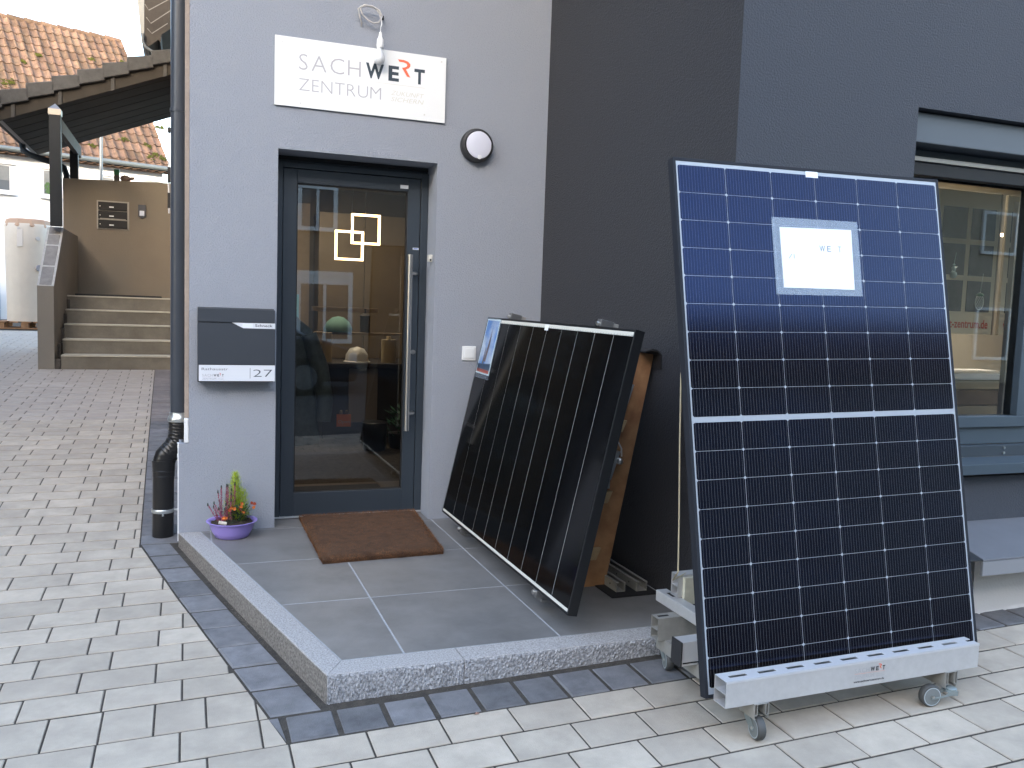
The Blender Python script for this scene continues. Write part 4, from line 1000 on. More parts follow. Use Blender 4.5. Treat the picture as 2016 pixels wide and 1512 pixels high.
for r, z in prof:
    for k in range(n):
        a_ = 6.283*k/n; q = r*(1+.12*math.sin(a_*5+z*9)+rr.randn()*.03); vs.append((cx0+q*math.cos(a_), cy0+q*math.sin(a_)*.5, z))
fs = [(i*n+k, i*n+(k+1) % n, (i+1)*n+(k+1) % n, (i+1)*n+k) for i in range(len(prof)-1) for k in range(n)]
mb.add(vs, fs).build('jacket_body', mat('jacket_grey', (.09, .105, .10), .55, ns=12, na=.4), ct2, smooth=60)
MB().tube([(cx0+.10, cy0-.05, 1.02), (cx0+.17, cy0-.06, .8), (cx0+.21, cy0-.05, .58), (cx0+.20, cy0-.07, .45)], [.05, .06, .055, .045], 14).build('sleeve', MATS['jacket_grey'], ct2, smooth=60)
MB().tube([(cx0, cy0, 1.13), (cx0, cy0, 1.22), (cx0-.02, cy0+.02, 1.25)], .004, 6).build('hanger_hook', m_steel, ct2)
cl_ = thing('ceiling_lamp', 'flat lit ceiling panel inside the shop behind the glass door', 'lamp', (1.1, 2.9, 2.33))
B('diffuser', mat('ceiling_glow', (1, .8, .6), .5, emis=(1, .84, .64), es=3.2), cl_, .8, 1.5, 2.75, 3.1, 2.335, 2.35, 0)

# window room
m_board = mat('poster_board', (.48, .42, .30), .7)
m_pic = mat('poster_picture', (.045, .040, .040), .5, ns=9, na=.5)
for i, (x0, x1, z0, z1, lab) in enumerate(((3.72, 4.40, 1.17, 1.98, 'cream picture board with red web address inside the shop window, left one'), (4.455, 5.13, 1.17, 1.98, 'cream picture board cut by the window frame, right one'))):
    pb = thing('picture_board', lab, 'board', ((x0+x1)/2, -1.0, z0), group='picture boards inside the shop window')
    B('board', m_board, pb, x0, x1, -1.0, -.98, z0, z1, .003)
    for c_ in range(3):
        for r_ in range(3):
            B('picture', m_pic, pb, x0+.035+.215*c_, x0+.215+.215*c_, -1.004, -1.0005, z0+.13+.205*r_, z0+.13+.205*r_+.175, 0)
    text(MB(), 'www.sachwert-zentrum.de', x0+.03, x1-.035, z0+.035, z0+.085, -1.0035, .02).build('lettering', mat('board_red', (.42, .07, .03), .6), pb)
    B('edge', m_br, pb, x1+.001, x1+.012, -1.002, -.978, z0, z1, .001)
bsx = thing('box_stack', 'white and brown cartons piled on the table behind the shop window', 'boxes', (4.1, -.95, .5))
B('table', m_br, bsx, 3.4, 4.62, -1.35, -.85, .55, .60, .003)
zz_ = .601
for i, (h_, dx_, mm_) in enumerate(((.07, 0, m_board), (.06, .05, m_ind), (.05, -.03, m_board), (.08, .02, m_br), (.05, .06, m_board), (.035, 0, m_stick))):
    B('carton', mm_, bsx, 3.55+dx_, 4.40+dx_, -1.30+dx_*.4, -.93, zz_, zz_+h_, .004); zz_ += h_+.004
B('dark_case', m_dk, bsx, 4.47, 4.60, -1.25, -.95, .601, .93, .004)
# ornaments hanging behind the glass
on = thing('glass_snowman', 'little pale glass figure hanging on a thread behind the shop window', 'ornament', (3.33, -1.69, 1.42))
oy = -1.69; c_ = atY((1877, 540), oy)
MB().lathe([(.001, c_[2]-.020), (.012, c_[2]-.016), (.0165, c_[2]-.004), (.014, c_[2]+.008), (.006, c_[2]+.015), (.010, c_[2]+.022), (.010, c_[2]+.032), (.004, c_[2]+.039), (.007, c_[2]+.043), (.001, c_[2]+.052)], (c_[0], oy, 0), 'Z', 18).build('body', mat('milk_glass', (.40, .52, .50), .2), on, smooth=50)
MB().tube([(c_[0]-.012, oy, c_[2]+.01), (c_[0], oy, c_[2]+.026), (c_[0]+.022, oy, c_[2]+.036)], .0028, 6).build('arm', MATS['milk_glass'], on)
MB().tube([(c_[0], oy, c_[2]+.05), (c_[0]+.004, oy, c_[2]+.075), (c_[0]+.008, oy, c_[2]+.10)], .0012, 5).build('thread', MATS['milk_glass'], on)
on = thing('wire_egg', 'oval wire mesh ornament with green top hanging behind the shop window', 'ornament', (3.5, -1.69, 1.27))
c_ = atY((1928, 595), oy)
N_ = 24; ov = [(c_[0]+.026*math.cos(6.283*k/N_), oy, c_[2]+.036*math.sin(6.283*k/N_)) for k in range(N_+1)]
MB().tube(ov, .0018, 6).build('ring', mat('wire_pale', (.62, .66, .58), .4), on)
mb = MB()
for k in range(-3, 4):
    for s_ in (1, -1):
        pts = []
        for j in range(-8, 9):
            u = j/8*.034; x = k*.011+s_*u*.6; 
            if (x/.026)**2+(u/.036)**2 < .97: pts.append((c_[0]+x, oy, c_[2]+u))
        if len(pts) > 1: mb.tube(pts, .0009, 4)
mb.build('mesh_wire', MATS['wire_pale'], on)
MB().lathe([(.001, c_[2]+.046), (.012, c_[2]+.041), (.018, c_[2]+.033), (.016, c_[2]+.028)], (c_[0], oy, 0), 'Z', 14).build('green_cap', mat('orn_green', (.05, .16, .10), .5), on, smooth=50)
MB().tube([(c_[0]+.003, oy, c_[2]+.045), (c_[0]+.006, oy, c_[2]+.09), (c_[0]+.012, oy, c_[2]+.135)], .0011, 5).build('thread', MATS['wire_pale'], on)
# warm ceiling lamps in the window room (their arcs of light show in the photograph)
m_arc = mat('lamp_glow', (1, .8, .5), .5, emis=(1, .78, .48), es=1.6)
for p, lab in (((1935, 466), 'bowed warm lamp glowing in the shop window, left one'), ((1988, 464), 'flat warm lamp glowing in the shop window, right one')):
    c_ = atY(p, .1); mb = MB(); pts = [(c_[0]-.16+.32*k/10, .1, c_[2]+(.05*(1-(k/5-1)**2) if p[0] < 1950 else .0)) for k in range(11)]
    mb.tube(pts, [.004+.012*math.sin(math.pi*k/10) for k in range(11)], 8).build('arc_lamp', m_arc, None, smooth=60, label=lab, cat='lamp', group='lamps in the window room')
c_ = thing('ceiling_lamp', 'lit ceiling panel of the room behind the shop window', 'lamp', (4.6, -.4, 2.33))
B('diffuser', mat('ceiling_glow_soft', (1, .85, .65), .5, emis=(1, .88, .70), es=3.2), c_, 4.2, 5.4, -.7, -.3, 2.335, 2.35, 0)
# ================================================================== ALLEY: STEPS, CANOPY, TANK
m_conc = mat('concrete_steps', (.16, .142, .112), .9, ns=5, na=.2, bump=.002, bs=60, st=.6, sts=3, stain=(.10, .085, .065))
m_concf = mat('concrete_nosing', (.42, .385, .31), .9, ns=8, na=.15)
m_rend = mat('alley_render', (.20, .18, .15), .92, ns=2, na=.06, bump=.002, bs=70, st=.3, sts=1.3, stain=(.15, .135, .115))
m_rendt = mat('wall_tan', (.175, .147, .115), .92, ns=2, na=.06, bump=.002, bs=70, st=.6, sts=1.0, stain=(.12, .115, .10))
st_ = thing('alley_steps', 'flight of five stained concrete steps at the end of the alley', 'steps', (-.7, 7.3, .34))
SY = 6.66
for i in range(5):
    y0 = SY+.3*i; top = .50+.1765*i
    s = B('step', m_conc, st_, -1.388-.018*i, .3, y0, y0+(.34 if i < 4 else 1.6), (gz(0, 6.6)-.1 if i == 0 else top-.1765-.01), top-.012, .006)
    B('nosing', m_concf, s, -1.388-.018*i, .3, y0-.008, y0+(.33 if i < 4 else 1.6), top-.0118, top+.006, .003)
B('string_side', mat('step_side', (.07, .06, .05), .95, ns=10, na=.4), st_, -1.454, -1.395, SY+.02, 8.2, .25, .45, .004)
for i in range(4): B('string_side', MATS['step_side'], st_, -1.4545, -1.42, SY+.25+.3*i, 8.2, .451+.1765*i, .45+.1765*(i+1), .004)
B('step_mat', mat('bitumen_strip', (.012, .012, .013), .9, bump=.004, bs=50), st_, -1.38, -.33, 8.02, 8.5, 1.207, 1.235, .006)
pw_ = thing('stair_parapet', 'grey beige parapet wall beside the steps with a broken sloping top', 'parapet wall', (-1.54, 7.4, .33))
MB().prismX([(SY, .2), (9.1, .2), (9.1, 2.05), (7.58, 2.05), (SY, 1.31)], -1.63, -1.455).build('wall_body', m_rend, pw_, bevel=.004)
m_cop = mat('cement_patch', (.20, .19, .18), .95, ns=12, na=.2, bump=.004, bs=40); m_cope = mat('cement_edge', (.38, .37, .35), .95, ns=20, na=.15, bump=.004, bs=60)
sl2 = .74/.92
for t0_, t1_ in ((.0, .30), (.32, .66), (.68, .86), (.87, 1.0)):
    y0, y1 = SY+.92*t0_, SY+.92*t1_; z0, z1 = 1.31+.74*t0_, 1.31+.74*t1_
    MB().hexa([(-1.61, y0, z0+.001), (-1.475, y0, z0+.001), (-1.475, y1, z1+.001), (-1.61, y1, z1+.001), (-1.605, y0+.01, z0+.02), (-1.482, y0+.01, z0+.02), (-1.482, y1-.01, z1+.01), (-1.605, y1-.01, z1+.01)]).build('coping_stone', m_cop, pw_, bevel=.004)
MB().hexa([(-1.632, SY-.002, 1.31), (-1.453, SY-.002, 1.31), (-1.453, 7.58, 2.05), (-1.632, 7.58, 2.05), (-1.632, SY-.002, 1.316), (-1.453, SY-.002, 1.316), (-1.453, 7.58, 2.056), (-1.632, 7.58, 2.056)]).build('mortar_edge', m_cope, pw_)
bw_ = thing('landing_wall', 'tan grey wall closing the landing above the steps', 'wall', (-.9, 9.2, 1.2))
MB().prismY([(-1.65, .3), (.35, .3), (.35, 2.925), (-1.45, 2.865), (-1.65, 2.86)], 9.2, 9.42).build('wall_body', m_rendt, bw_, bevel=.003)
def rectY(p0, p1, y):
    a, b_ = atY(p0, y), atY(p1, y); return min(a[0], b_[0]), max(a[0], b_[0]), min(a[2], b_[2]), max(a[2], b_[2])
x0, x1, z0, z1 = rectY((193, 449), (252, 400), 9.19)
lb = thing('letterbox_unit', 'black three slot letterbox unit set in the landing wall', 'letterbox', ((x0+x1)/2, 9.19, z0))
B('surround', mat('cement_grey', (.33, .31, .28), .9, ns=20, na=.1), lb, x0-.015, x1+.015, 9.186, 9.199, z0-.01, z1+.015, .002)
hh = (z1-z0)/3
for i in range(3):
    f = B('slot_door', m_black, lb, x0+.005, x1-.01, 9.165, 9.185, z0+hh*i+.008, z0+hh*(i+1)-.006, .002)
    B('name_tag', m_stick, f, x0+.15, x0+.21, 9.162, 9.1645, z0+hh*i+.045, z0+hh*i+.06, 0)
    MB().lathe([(.008, 9.16), (.008, 9.165)], (x0+.03, 0, z0+hh*i+.06), 'Y', 10).build('lock', m_steel, f)
B('paper_strip', MATS['cement_grey'], lb, x0+.03, x1-.03, 9.160, 9.164, z0+hh*1+.0, z0+hh*1+.018, 0)
x0, x1, z0, z1 = rectY((272, 430), (287, 404), 9.19)
ic = thing('intercom', 'dark intercom panel with a pale button plate right of the letterboxes', 'intercom', ((x0+x1)/2, 9.19, z0))
MB().prismY([(x0, z1), (x0, z0+.03), ((x0+x1)/2, z0), (x1, z0+.03), (x1, z1)][::-1], 9.17, 9.199).build('panel', mat('intercom_dark', (.03, .035, .05), .5), ic, bevel=.002)
B('button_plate', mat('button_plate', (.50, .55, .66), .4), ic, x0+.02, x1-.02, 9.164, 9.1695, z0+.04, z0+.11, .001)

# canopy over the steps
m_cwood = mat('canopy_board', (.028, .024, .021), .8, spec=.1, ns=5, na=.2, rnd=.12)
m_ctile = mat('canopy_tile', (.052, .051, .050), .8, spec=.1, ns=14, na=.2, rnd=.06, bump=.002, bs=80)
m_post = mat('post_paint', (.022, .024, .026), .6, spec=.12, ns=6, na=.08)
cn = thing('step_canopy', 'dark boarded canopy roof with grey verge tiles above the alley steps', 'canopy', (-1, 8.3, 2.05))
CK = .404; cz = lambda x: 3.626+CK*(x+2.136)
X0, X1 = -2.24, .35
def slab(name, x0, x1, y0, y1, o0, o1, mt, parent=cn, bevel=.002):
    return MB().hexa([(x0, y0, cz(x0)+o0), (x1, y0, cz(x1)+o0), (x1, y1, cz(x1)+o0), (x0, y1, cz(x0)+o0), (x0, y0, cz(x0)+o1), (x1, y0, cz(x1)+o1), (x1, y1, cz(x1)+o1), (x0, y1, cz(x0)+o1)]).build(name, mt, parent, bevel=bevel)
n = 7; Lb = (10.8-7.72)/n
for i in range(n): slab('ceiling_board', X0+.06, X1, 7.72+Lb*i+.011, 7.72+Lb*(i+1)-.011, -.235, -.212, m_cwood)
slab('roof_deck', X0, X1, 7.7, 10.8, -.21, -.05, mat('deck_line', (.35, .32, .30), .9))
slab('barge_board', X0+.05, X1, 7.655, 7.695, -.30, -.11, mat('barge_wood', (.030, .026, .022), .8, spec=.1, ns=5, na=.2))
for px_ in (25, 118, 222, 325):
    c = atY((px_, 180), 7.65)[0]; slab('strap', c-.02, c+.022, 7.635, 7.6545, -.31, -.12, mat('strap_grey', (.045, .043, .041), .7, spec=.1))
tl0 = .285; x = X0-.19; k = 0
while x < X1:
    mb = MB(); x1 = x+tl0+.03; o = .036
    mb.hexa([(x, 7.60, cz(x)-.165+o), (x1, 7.60, cz(x1)-.165-.0), (x1, 7.7, cz(x1)-.165), (x, 7.7, cz(x)-.165+o), (x, 7.60, cz(x)+o+.022), (x1, 7.60, cz(x1)-.012), (x1, 7.7, cz(x1)-.0), (x, 7.7, cz(x)+o+.024)])
    mb.hexa([(x, 7.701, cz(x)-.04+o), (x1, 7.701, cz(x1)-.04), (x1, 10.8, cz(x1)-.04), (x, 10.8, cz(x)-.04+o), (x, 7.701, cz(x)+o+.02), (x1, 7.701, cz(x1)), (x1, 10.8, cz(x1)), (x, 10.8, cz(x)+o+.02)])
    mb.build('verge_tile', m_ctile, cn, bevel=.012); x += tl0
mb = MB(); vs = []; nn_ = 80
for i in range(nn_+1):
    y = 7.65+3.15*i/nn_; w_ = .022*math.sin(i*.95); vs += [(X0-.09, y, cz(X0)-.02+w_), (X0-.09, y, cz(X0)-.055+w_), (X0+.08, y, cz(X0)-.02+w_)]
mb.add(vs, [(3*i, 3*i+1, 3*i+4, 3*i+3) for i in range(nn_)]+[(3*i, 3*i+2, 3*i+5, 3*i+3) for i in range(nn_)]).build('wavy_tile_edge', mat('eave_grey', (.09, .09, .088), .8), cn)
def post(x0, x1, y0, y1, z0, z1):
    p = B('post', m_post, cn, x0, x1, y0, y1, z0, z1, .004); return p
po = post(-1.578, -1.452, 7.36, 7.486, 2.058, 3.40)
cpx = MB().box(-1.585, -1.445, 7.353, 7.493, 3.40, 3.47); cpx.add([(-1.585, 7.353, 3.47), (-1.445, 7.353, 3.47), (-1.445, 7.493, 3.47), (-1.585, 7.493, 3.47), (-1.515, 7.423, 3.545)], [(0, 1, 4), (1, 2, 4), (2, 3, 4), (3, 0, 4)])
cpx.build('post_cap', mat('cap_metal', (.24, .22, .20), .35, metal=.8), po)
post(-1.562, -1.455, 9.22, 9.33, 2.87, 3.27)
B('beam', mat('beam_brown', (.045, .038, .031), .8, ns=4, na=.2), cn, -1.51, -1.448, 7.49, 9.6, 3.215, 3.375, .003)
MB().tube([atY((44, 285), 9.9), atY((46, 296), 9.8), atY((58, 304), 9.7), atY((85, 314), 9.6), atY((112, 322), 9.5), atY((126, 330), 9.5), atY((131, 345), 9.5), atY((131, 375), 9.5)], .042, 14).build('gutter_pipe', m_post, cn, smooth=60)

# things seen over the landing wall
a0, a1 = atY((198, 372), 12), atY((199, 262), 12)
pl2 = thing('flag_pole', 'thin pale metal pole rising behind the landing wall', 'pole', (a0[0], 12, .55))
MB().tube([(a0[0], 12, .55), tuple(a1)], .026, 12).build('tube', mat('pole_pale', (.20, .22, .235), .4, metal=.3), pl2, smooth=60)
MB().lathe([(.03, a1[2]-.005), (.03, a1[2]+.02), (.001, a1[2]+.03)], (a1[0], 12, 0), 'Z', 12).build('pole_cap', m_steel, pl2)
a0, a1 = atY((230, 375), 10.5), atY((230, 345), 10.5); a2 = atY((230, 334), 10.5)
pk = thing('wooden_post', 'weathered wooden post with a green top standing behind the landing wall', 'post', (a0[0], 10.5, 1.5))
B('stake', mat('stake_wood', (.16, .13, .10), .9, ns=20, na=.3), pk, a0[0]-.038, a0[0]+.038, 10.46, 10.54, 1.2, a1[2], .004)
B('painted_top', mat('green_paint', (.06, .22, .07), .6), pk, a0[0]-.038, a0[0]+.038, 10.46, 10.54, a1[2], a2[2], .004)
a0 = atY((249, 367), 9.3)
stn = thing('garden_figure', 'little brown bird shaped stone lying on the landing wall', 'ornament', (a0[0], 9.3, 2.88))
zb = 2.865+(a0[0]+1.45)*.0333
MB().lathe([(.001, -.075), (.035, -.06), (.052, -.02), (.045, .02), (.025, .06), (.012, .085), (.001, .09)], (a0[0]-.01, 9.31, zb+.045), 'X', 14).build('stone_body', mat('stone_brown', (.13, .09, .07), .9, ns=30, na=.3), stn, smooth=50)
MB().hexa([(a0[0]+.05, 9.29, zb+.03), (a0[0]+.10, 9.29, zb+.04), (a0[0]+.10, 9.33, zb+.04), (a0[0]+.05, 9.33, zb+.03), (a0[0]+.05, 9.29, zb+.07), (a0[0]+.115, 9.29, zb+.075), (a0[0]+.115, 9.33, zb+.075), (a0[0]+.05, 9.33, zb+.07)]).build('stone_tail', MATS['stone_brown'], stn, bevel=.006)

# wrapped tank on a pallet
tk = thing('wrapped_tank', 'tall cream foil wrapped hot water tank standing on a wooden pallet', 'tank', (-2.67, 13.0, gz(-2.7, 12.9)))
g0 = gz(-2.7, 12.8)
m_wrap = mat('tank_wrap', (.52, .46, .39), .5, ns=4, na=.05, bump=.012, bs=5)
rr = np.random.RandomState(4); n = 64; prof = [(.35, g0+.135), (.352, g0+.5), (.362, g0+1.0), (.372, g0+1.5), (.375, g0+1.82), (.365, g0+1.86)]
vs = []
for r, z in prof:
    for k in range(n):
        a_ = 6.283*k/n; q = r*(1+.006*math.sin(a_*7)+.004*math.sin(a_*17+z)); vs.append((-2.668+q*math.cos(a_), 13.05+q*math.sin(a_), z))
MB().add(vs, [(i*n+k, i*n+(k+1) % n, (i+1)*n+(k+1) % n, (i+1)*n+k) for i in range(len(prof)-1) for k in range(n)]+[tuple(range(n))[::-1], tuple(range((len(prof)-1)*n, len(prof)*n))]).build('tank_body', m_wrap, tk, smooth=60)
MB().lathe([(.378, g0+1.80), (.385, g0+1.82), (.35, g0+1.935), (.30, g0+1.95)], (-2.668, 13.05, 0), 'Z', 10).build('cardboard_lid', mat('cardboard', (.38, .25, .17), .8, ns=5, na=.1), tk)
MB().add([(-2.668+.36*math.cos(a_), 13.05+.36*math.sin(a_), z) for z in (g0+1.75,) for a_ in (0, 2, 4)], [(0, 1, 2)]).build('inner_disc', m_wrap, tk)
for (px_, py_, r_, m_) in ((37, 449, .022, mat('port_grey', (.45, .43, .42), .5)), (74, 470, .035, MATS['port_grey']), (77, 528, .055, mat('port_dark', (.25, .24, .26), .5))):
    v = ray((px_, py_)); o_ = CAM[:2]-np.array([-2.668, 13.05]); dxy = v[:2]; A_ = dxy@dxy; B_ = 2*o_@dxy; C_ = o_@o_-.378**2; D_ = B_*B_-4*A_*C_
    t_ = (-B_-math.sqrt(max(D_, 0)))/(2*A_); h_ = CAM+v*t_; nv = Vector((h_[0]+2.668, h_[1]-13.05, 0)).normalized()
    MB().tube([Vector(h_)-nv*.02, Vector(h_)+nv*.02], r_, 16).build('pipe_port', m_, tk)
B('door_label', mat('wrap_pale', (.60, .55, .50), .5), tk, -2.79, -2.70, 12.668, 12.69, g0+1.45, g0+1.76, .002)
m_pal = mat('pallet_wood', (.30, .16, .08), .85, ns=10, na=.25, rnd=.1)
for i in range(5): B('pallet_board', m_pal, tk, -3.12+.195*i, -3.12+.195*i+.14, 12.62, 13.5, g0+.112, g0+.134, .002)
for y0 in (12.63, 13.02, 13.40):
    for x0 in (-3.12, -2.74, -2.34): B('pallet_block', m_pal, tk, x0, x0+.12, y0, y0+.09, g0+.02, g0+.111, .002)
    B('pallet_skid', m_pal, tk, -3.12, -2.22, y0, y0+.09, g0-.0, g0+.0195, .002)

# ================================================================== FAR HOUSE WITH THE CLAY ROOF
S_ = 1.3125
d_ = np.array([.94, .342, 0]); d_ /= np.linalg.norm(d_); n_ = np.array([-d_[1], d_[0], 0])
q0 = CAM+(np.array([-1.5322, 11.1465, 3.4218])-CAM)*S_
org = np.array([q0[0], q0[1], 0.0])
RtF = Matrix(((d_[0], n_[0], 0), (d_[1], n_[1], 0), (0, 0, 1)))
fh = thing('far_house', 'white house with a weathered red clay tile roof at the end of the alley', 'house', tuple(org), rot=RtF)
def FL(p, off=0.): q = atP(p, n_, n_@q0+off); return float((q-q0)@d_), float(q[2])
xr = FL((333, 340))[0]; ze = q0[2]
m_fw = mat('white_facade', (.78, .77, .76), .9, ns=3, na=.02)
B('wall', m_fw, fh, -9, xr-.15, .0, 7, .2, ze-.02, .0)
MB().prismX([(0.0, ze-.019), (7.0, ze-.019), (3.5, ze+3.4)], xr-.5, xr-.151).build('gable', m_fw, fh)
m_eave = mat('eave_board', (.13, .135, .135), .7)  # even grey of the fascia board
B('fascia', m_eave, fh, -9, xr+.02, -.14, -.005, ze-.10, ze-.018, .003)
gm = MB().tube([(-9, -.19, ze-.02), (xr+.02, -.19, ze-.02)], .055, 12); gm.build('gutter', mat('zinc_gutter', (.12, .135, .135), .45, metal=.3), fh, smooth=60)
m_clay = mat('clay_tile', (.095, .060, .045), .9, ns=9, na=.35, rnd=.38, spec=.15, st=.35, sts=1.6, stain=(.10, .08, .05))
m_moss = mat('moss', (.07, .08, .012), .95, ns=30, na=.4)
TW, TC_, TL_ = .183, .322, .40
c45 = math.sqrt(.5); SL = 1.0
def tile_mesh():
    prof = [(0, .030), (.03, .034), (.055, .018), (.08, .0), (.12, -.006), (.16, .004), (.19, .028)]; vs = []; n = len(prof)
    for s_, lift in ((0, .026), (TL_, 0)):
        for t_ in (0, -.014):
            for x_, h_ in prof:
                o_ = h_+lift+t_; vs.append((x_, s_*c45-o_*c45, s_*c45+o_*c45))
    fs = []
    for i in range(n-1): fs += [(i, i+1, 2*n+i+1, 2*n+i), (n+i+1, n+i, 3*n+i, 3*n+i+1), (i+1, i, n+i, n+i+1)]
    return vs, fs
tv, tf = tile_mesh()
nrow = 16; ncol = int((xr+9)/TW)
base = None; cnt = 0; rest = MB(); B('roof_underlay', m_black, fh, -9, xr, 0, .01, ze-.005, ze, 0)
MB().hexa([(-9, -.15, ze-.14), (xr, -.15, ze-.14), (xr, 3.5, ze+3.51), (-9, 3.5, ze+3.51), (-9, -.15, ze-.12), (xr, -.15, ze-.12), (xr, 3.5, ze+3.53), (-9, 3.5, ze+3.53)]).build('roof_board', mat('roof_board_dark', (.05, .03, .02), .9), fh)
MB().hexa([(-9, 3.51, ze+3.50), (xr, 3.51, ze+3.50), (xr, 7.1, ze-.15), (-9, 7.1, ze-.15), (-9, 3.51, ze+3.53), (xr, 3.51, ze+3.53), (xr, 7.1, ze-.12), (-9, 7.1, ze-.12)]).build('roof_back', m_clay, fh)
for cI in range(ncol):
    for rI in range(nrow):
        x_ = xr-TW*(cI+1)+random.gauss(0, .003); s_ = TC_*rI; y_ = -.17+s_*c45; z_ = ze-.13+s_*c45+random.gauss(0, .003)
        if cI < 18 and cnt < 288:
            o = MB().add([(a+x_, b_+y_, c_+z_) for a, b_, c_ in tv], tf).build('roof_tile', m_clay, fh) if base is None else link('roof_tile', base, fh, (x_+bc[0], y_+bc[1], z_+bc[2]))
            if base is None:
                base = o.data; va = np.array(tv); bc = (va.min(0)+va.max(0))/2
            cnt += 1
        else: rest.add([(a+x_, b_+y_, c_+z_) for a, b_, c_ in tv], tf)
rest.build('roof_tiles', m_clay, fh, kind='stuff')
zr = ze-.13+TC_*nrow*c45
for i in range(int((xr+9)/.36)):
    x1 = xr-.36*i; y_ = -.17+TC_*nrow*c45+.05
    if i < 16: MB().tube([(x1, y_, zr+.0), (x1-.38, y_, zr+.015)], [.085, .10], 12).build('ridge_tile', m_clay, fh, smooth=60)
mb = MB(); rr = np.random.RandomState(11)
for px_, py_, w_ in ((243, 278, 10), (8, 168, 14), (20, 165, 10), (45, 125, 6), (290, 290, 8), (305, 307, 8), (295, 313, 10), (318, 315, 8), (310, 255, 8), (180, 120, 8), (75, 112, 8), (180, 290, 8), (318, 255, 7), (240, 125, 6)):
    nv = np.array([-n_[0], -n_[1], 1.])/math.sqrt(2); q = atP((px_, py_), nv, nv@(q0+np.array([0, 0, .03]))); l = q-org
    lx_, ly_, lz_ = float(l@d_), float(l@n_), float(l[2])
    for k in range(26):
        a_, b2 = rr.randn()*w_*.0045, rr.randn()*w_*.0045; s_ = .02+rr.rand()*.02; p = Vector((lx_+a_, ly_+b2*c45-.035, lz_+b2*c45+.035))
        mb.add([p+Vector((-s_, 0, 0)), p+Vector((s_, 0, 0)), p+Vector((0, s_*.7, s_*.7)), p+Vector((0, -.02, .02))], [(0, 1, 3), (1, 2, 3), (2, 0, 3)])
mb.build('moss', m_moss, fh, kind='stuff')
m_wg = mat('far_glass', (.10, .11, .12), .15); m_cur = mat('far_curtain', (.16, .165, .165), .8, ns=8, na=.15); m_plant = mat('sill_plant', (.05, .10, .03), .8)
for (p0, p1) in (((-28, 375), (22, 320)), ((83, 392), (112, 332)), ((198, 395), (226, 347)), ((283, 400), (309, 358))):
    x0, z0 = FL(p0); x1, z1 = FL((p1[0], p1[1]))
    z0 = ze-1.62 if True else z0; z1 = ze-.40 if p0[0] > 100 else z1
    z1 = ze-.31; z0 = ze-.86
    wn = MB(); frame(wn, x0, x1, z0, z1, .035, -.012, .001); wn = wn.build('window', mat('far_frame', (.62, .61, .60), .6), fh)
    B('pane', m_wg, wn, x0+.035, x1-.035, -.006, -.001, z0+.035, z1-.035, 0)
    B('curtain', m_cur, wn, x0+.035, x1-.035, -.009, -.0065, z0+(z1-z0)*.42, z1-.035, 0)
    B('sill', m_fw, wn, x0-.05, x1+.08, -.07, -.0125, z0-.06, z0-.001, .003)
    B('head_ledge', m_fw, wn, x0-.04, x1+.09, -.05, -.0125, z1+.001, z1+.03, .003)
    mb = MB()
    for k in range(30):
        p = Vector((x0+.06+(x1-x0)*.35*random.random(), -.0095-random.random()*.004, z0+.04+random.random()*(z1-z0)*.35)); mb.add([p+Vector((-.03, 0, 0)), p+Vector((.03, 0, .01)), p+Vector((0, -.001, .06))], [(0, 1, 2)])
    mb.build('window_plant', m_plant, wn)
bb_ = thing('blue_crate', 'dark blue plastic crate on the paving left of the wrapped tank', 'crate', (-3.5, 15.2, gz(-3, 15)))
B('crate_body', mat('crate_blue', (.02, .035, .12), .5), bb_, -4.4, -3.52, 14.6, 15.3, gz(-3.5, 15)+.22, gz(-3.5, 15)+.75, .01)
B('crate_base', mat('crate_base', (.15, .16, .2), .6), bb_, -4.4, -3.52, 14.6, 15.3, gz(-3.5, 15), gz(-3.5, 15)+.219, .01)

# roof overhang of the house behind, seen at the top of the alley
oh = thing('boarded_overhang', 'dark boarded roof overhang with a grey gutter beside the downpipe top', 'roof overhang', (-.4, 10, 5))
YO = 10.05
Z = lambda p: (atY(p, YO)[0], atY(p, YO)[2])
P = [Z((284, 78)), Z((291, 93)), Z((312, 78)), Z((316, 83)), Z((318, 68)), Z((345, 50)), Z((345, -20)), Z((284, -20))]
MB().prismY(P, YO, YO+2.5).build('soffit', m_cwood, oh)
m_line = mat('seam_light', (.10, .095, .09), .8, spec=.1)
for pp_ in (((285, 8), (293, 20), (345, -8)), ((288, 34), (297, 46), (340, 18)), ((290, 56), (299, 66), (330, 46))):
    MB().stroke([Z(q) for q in pp_], .012, YO-.0005, .003).build('board_seam', m_line, oh)
P = [Z((268, -20)), Z((284, -20)), Z((284, 79)), Z((278, 76))]
MB().prismY(P[::-1], YO-.01, YO+2.4).build('gutter_face', mat('gutter_pale', (.10, .10, .095), .6), oh)
MB().tube([atY(q, YO-.06) for q in ((281, 66), (281, 82), (286, 92), (296, 99), (303, 103))], .022, 10).build('gutter_outlet', mat('zinc', (.06, .065, .07), .6, spec=.2), oh, smooth=60)
q_ = [atY(q, 6.2) for q in ((333, 232), (333, 285), (332, 345), (333, 420))]
MB().tube(q_, .010, 8).build('conduit', mat('conduit_white', (.55, .55, .56), .5), None, smooth=60, label='thin pale cable conduit on the side wall behind the downpipe', cat='conduit')
for a_, b_ in (((330, 252), (337, 262)), ((330, 330), (337, 360)), ((330, 380), (337, 410))):
    x0, x1, z0, z1 = rectY(a_, b_, 6.1); B('shutter_hinge', m_black, house, x0, x1+.02, 6.05, 6.1, z0, z1, .002)

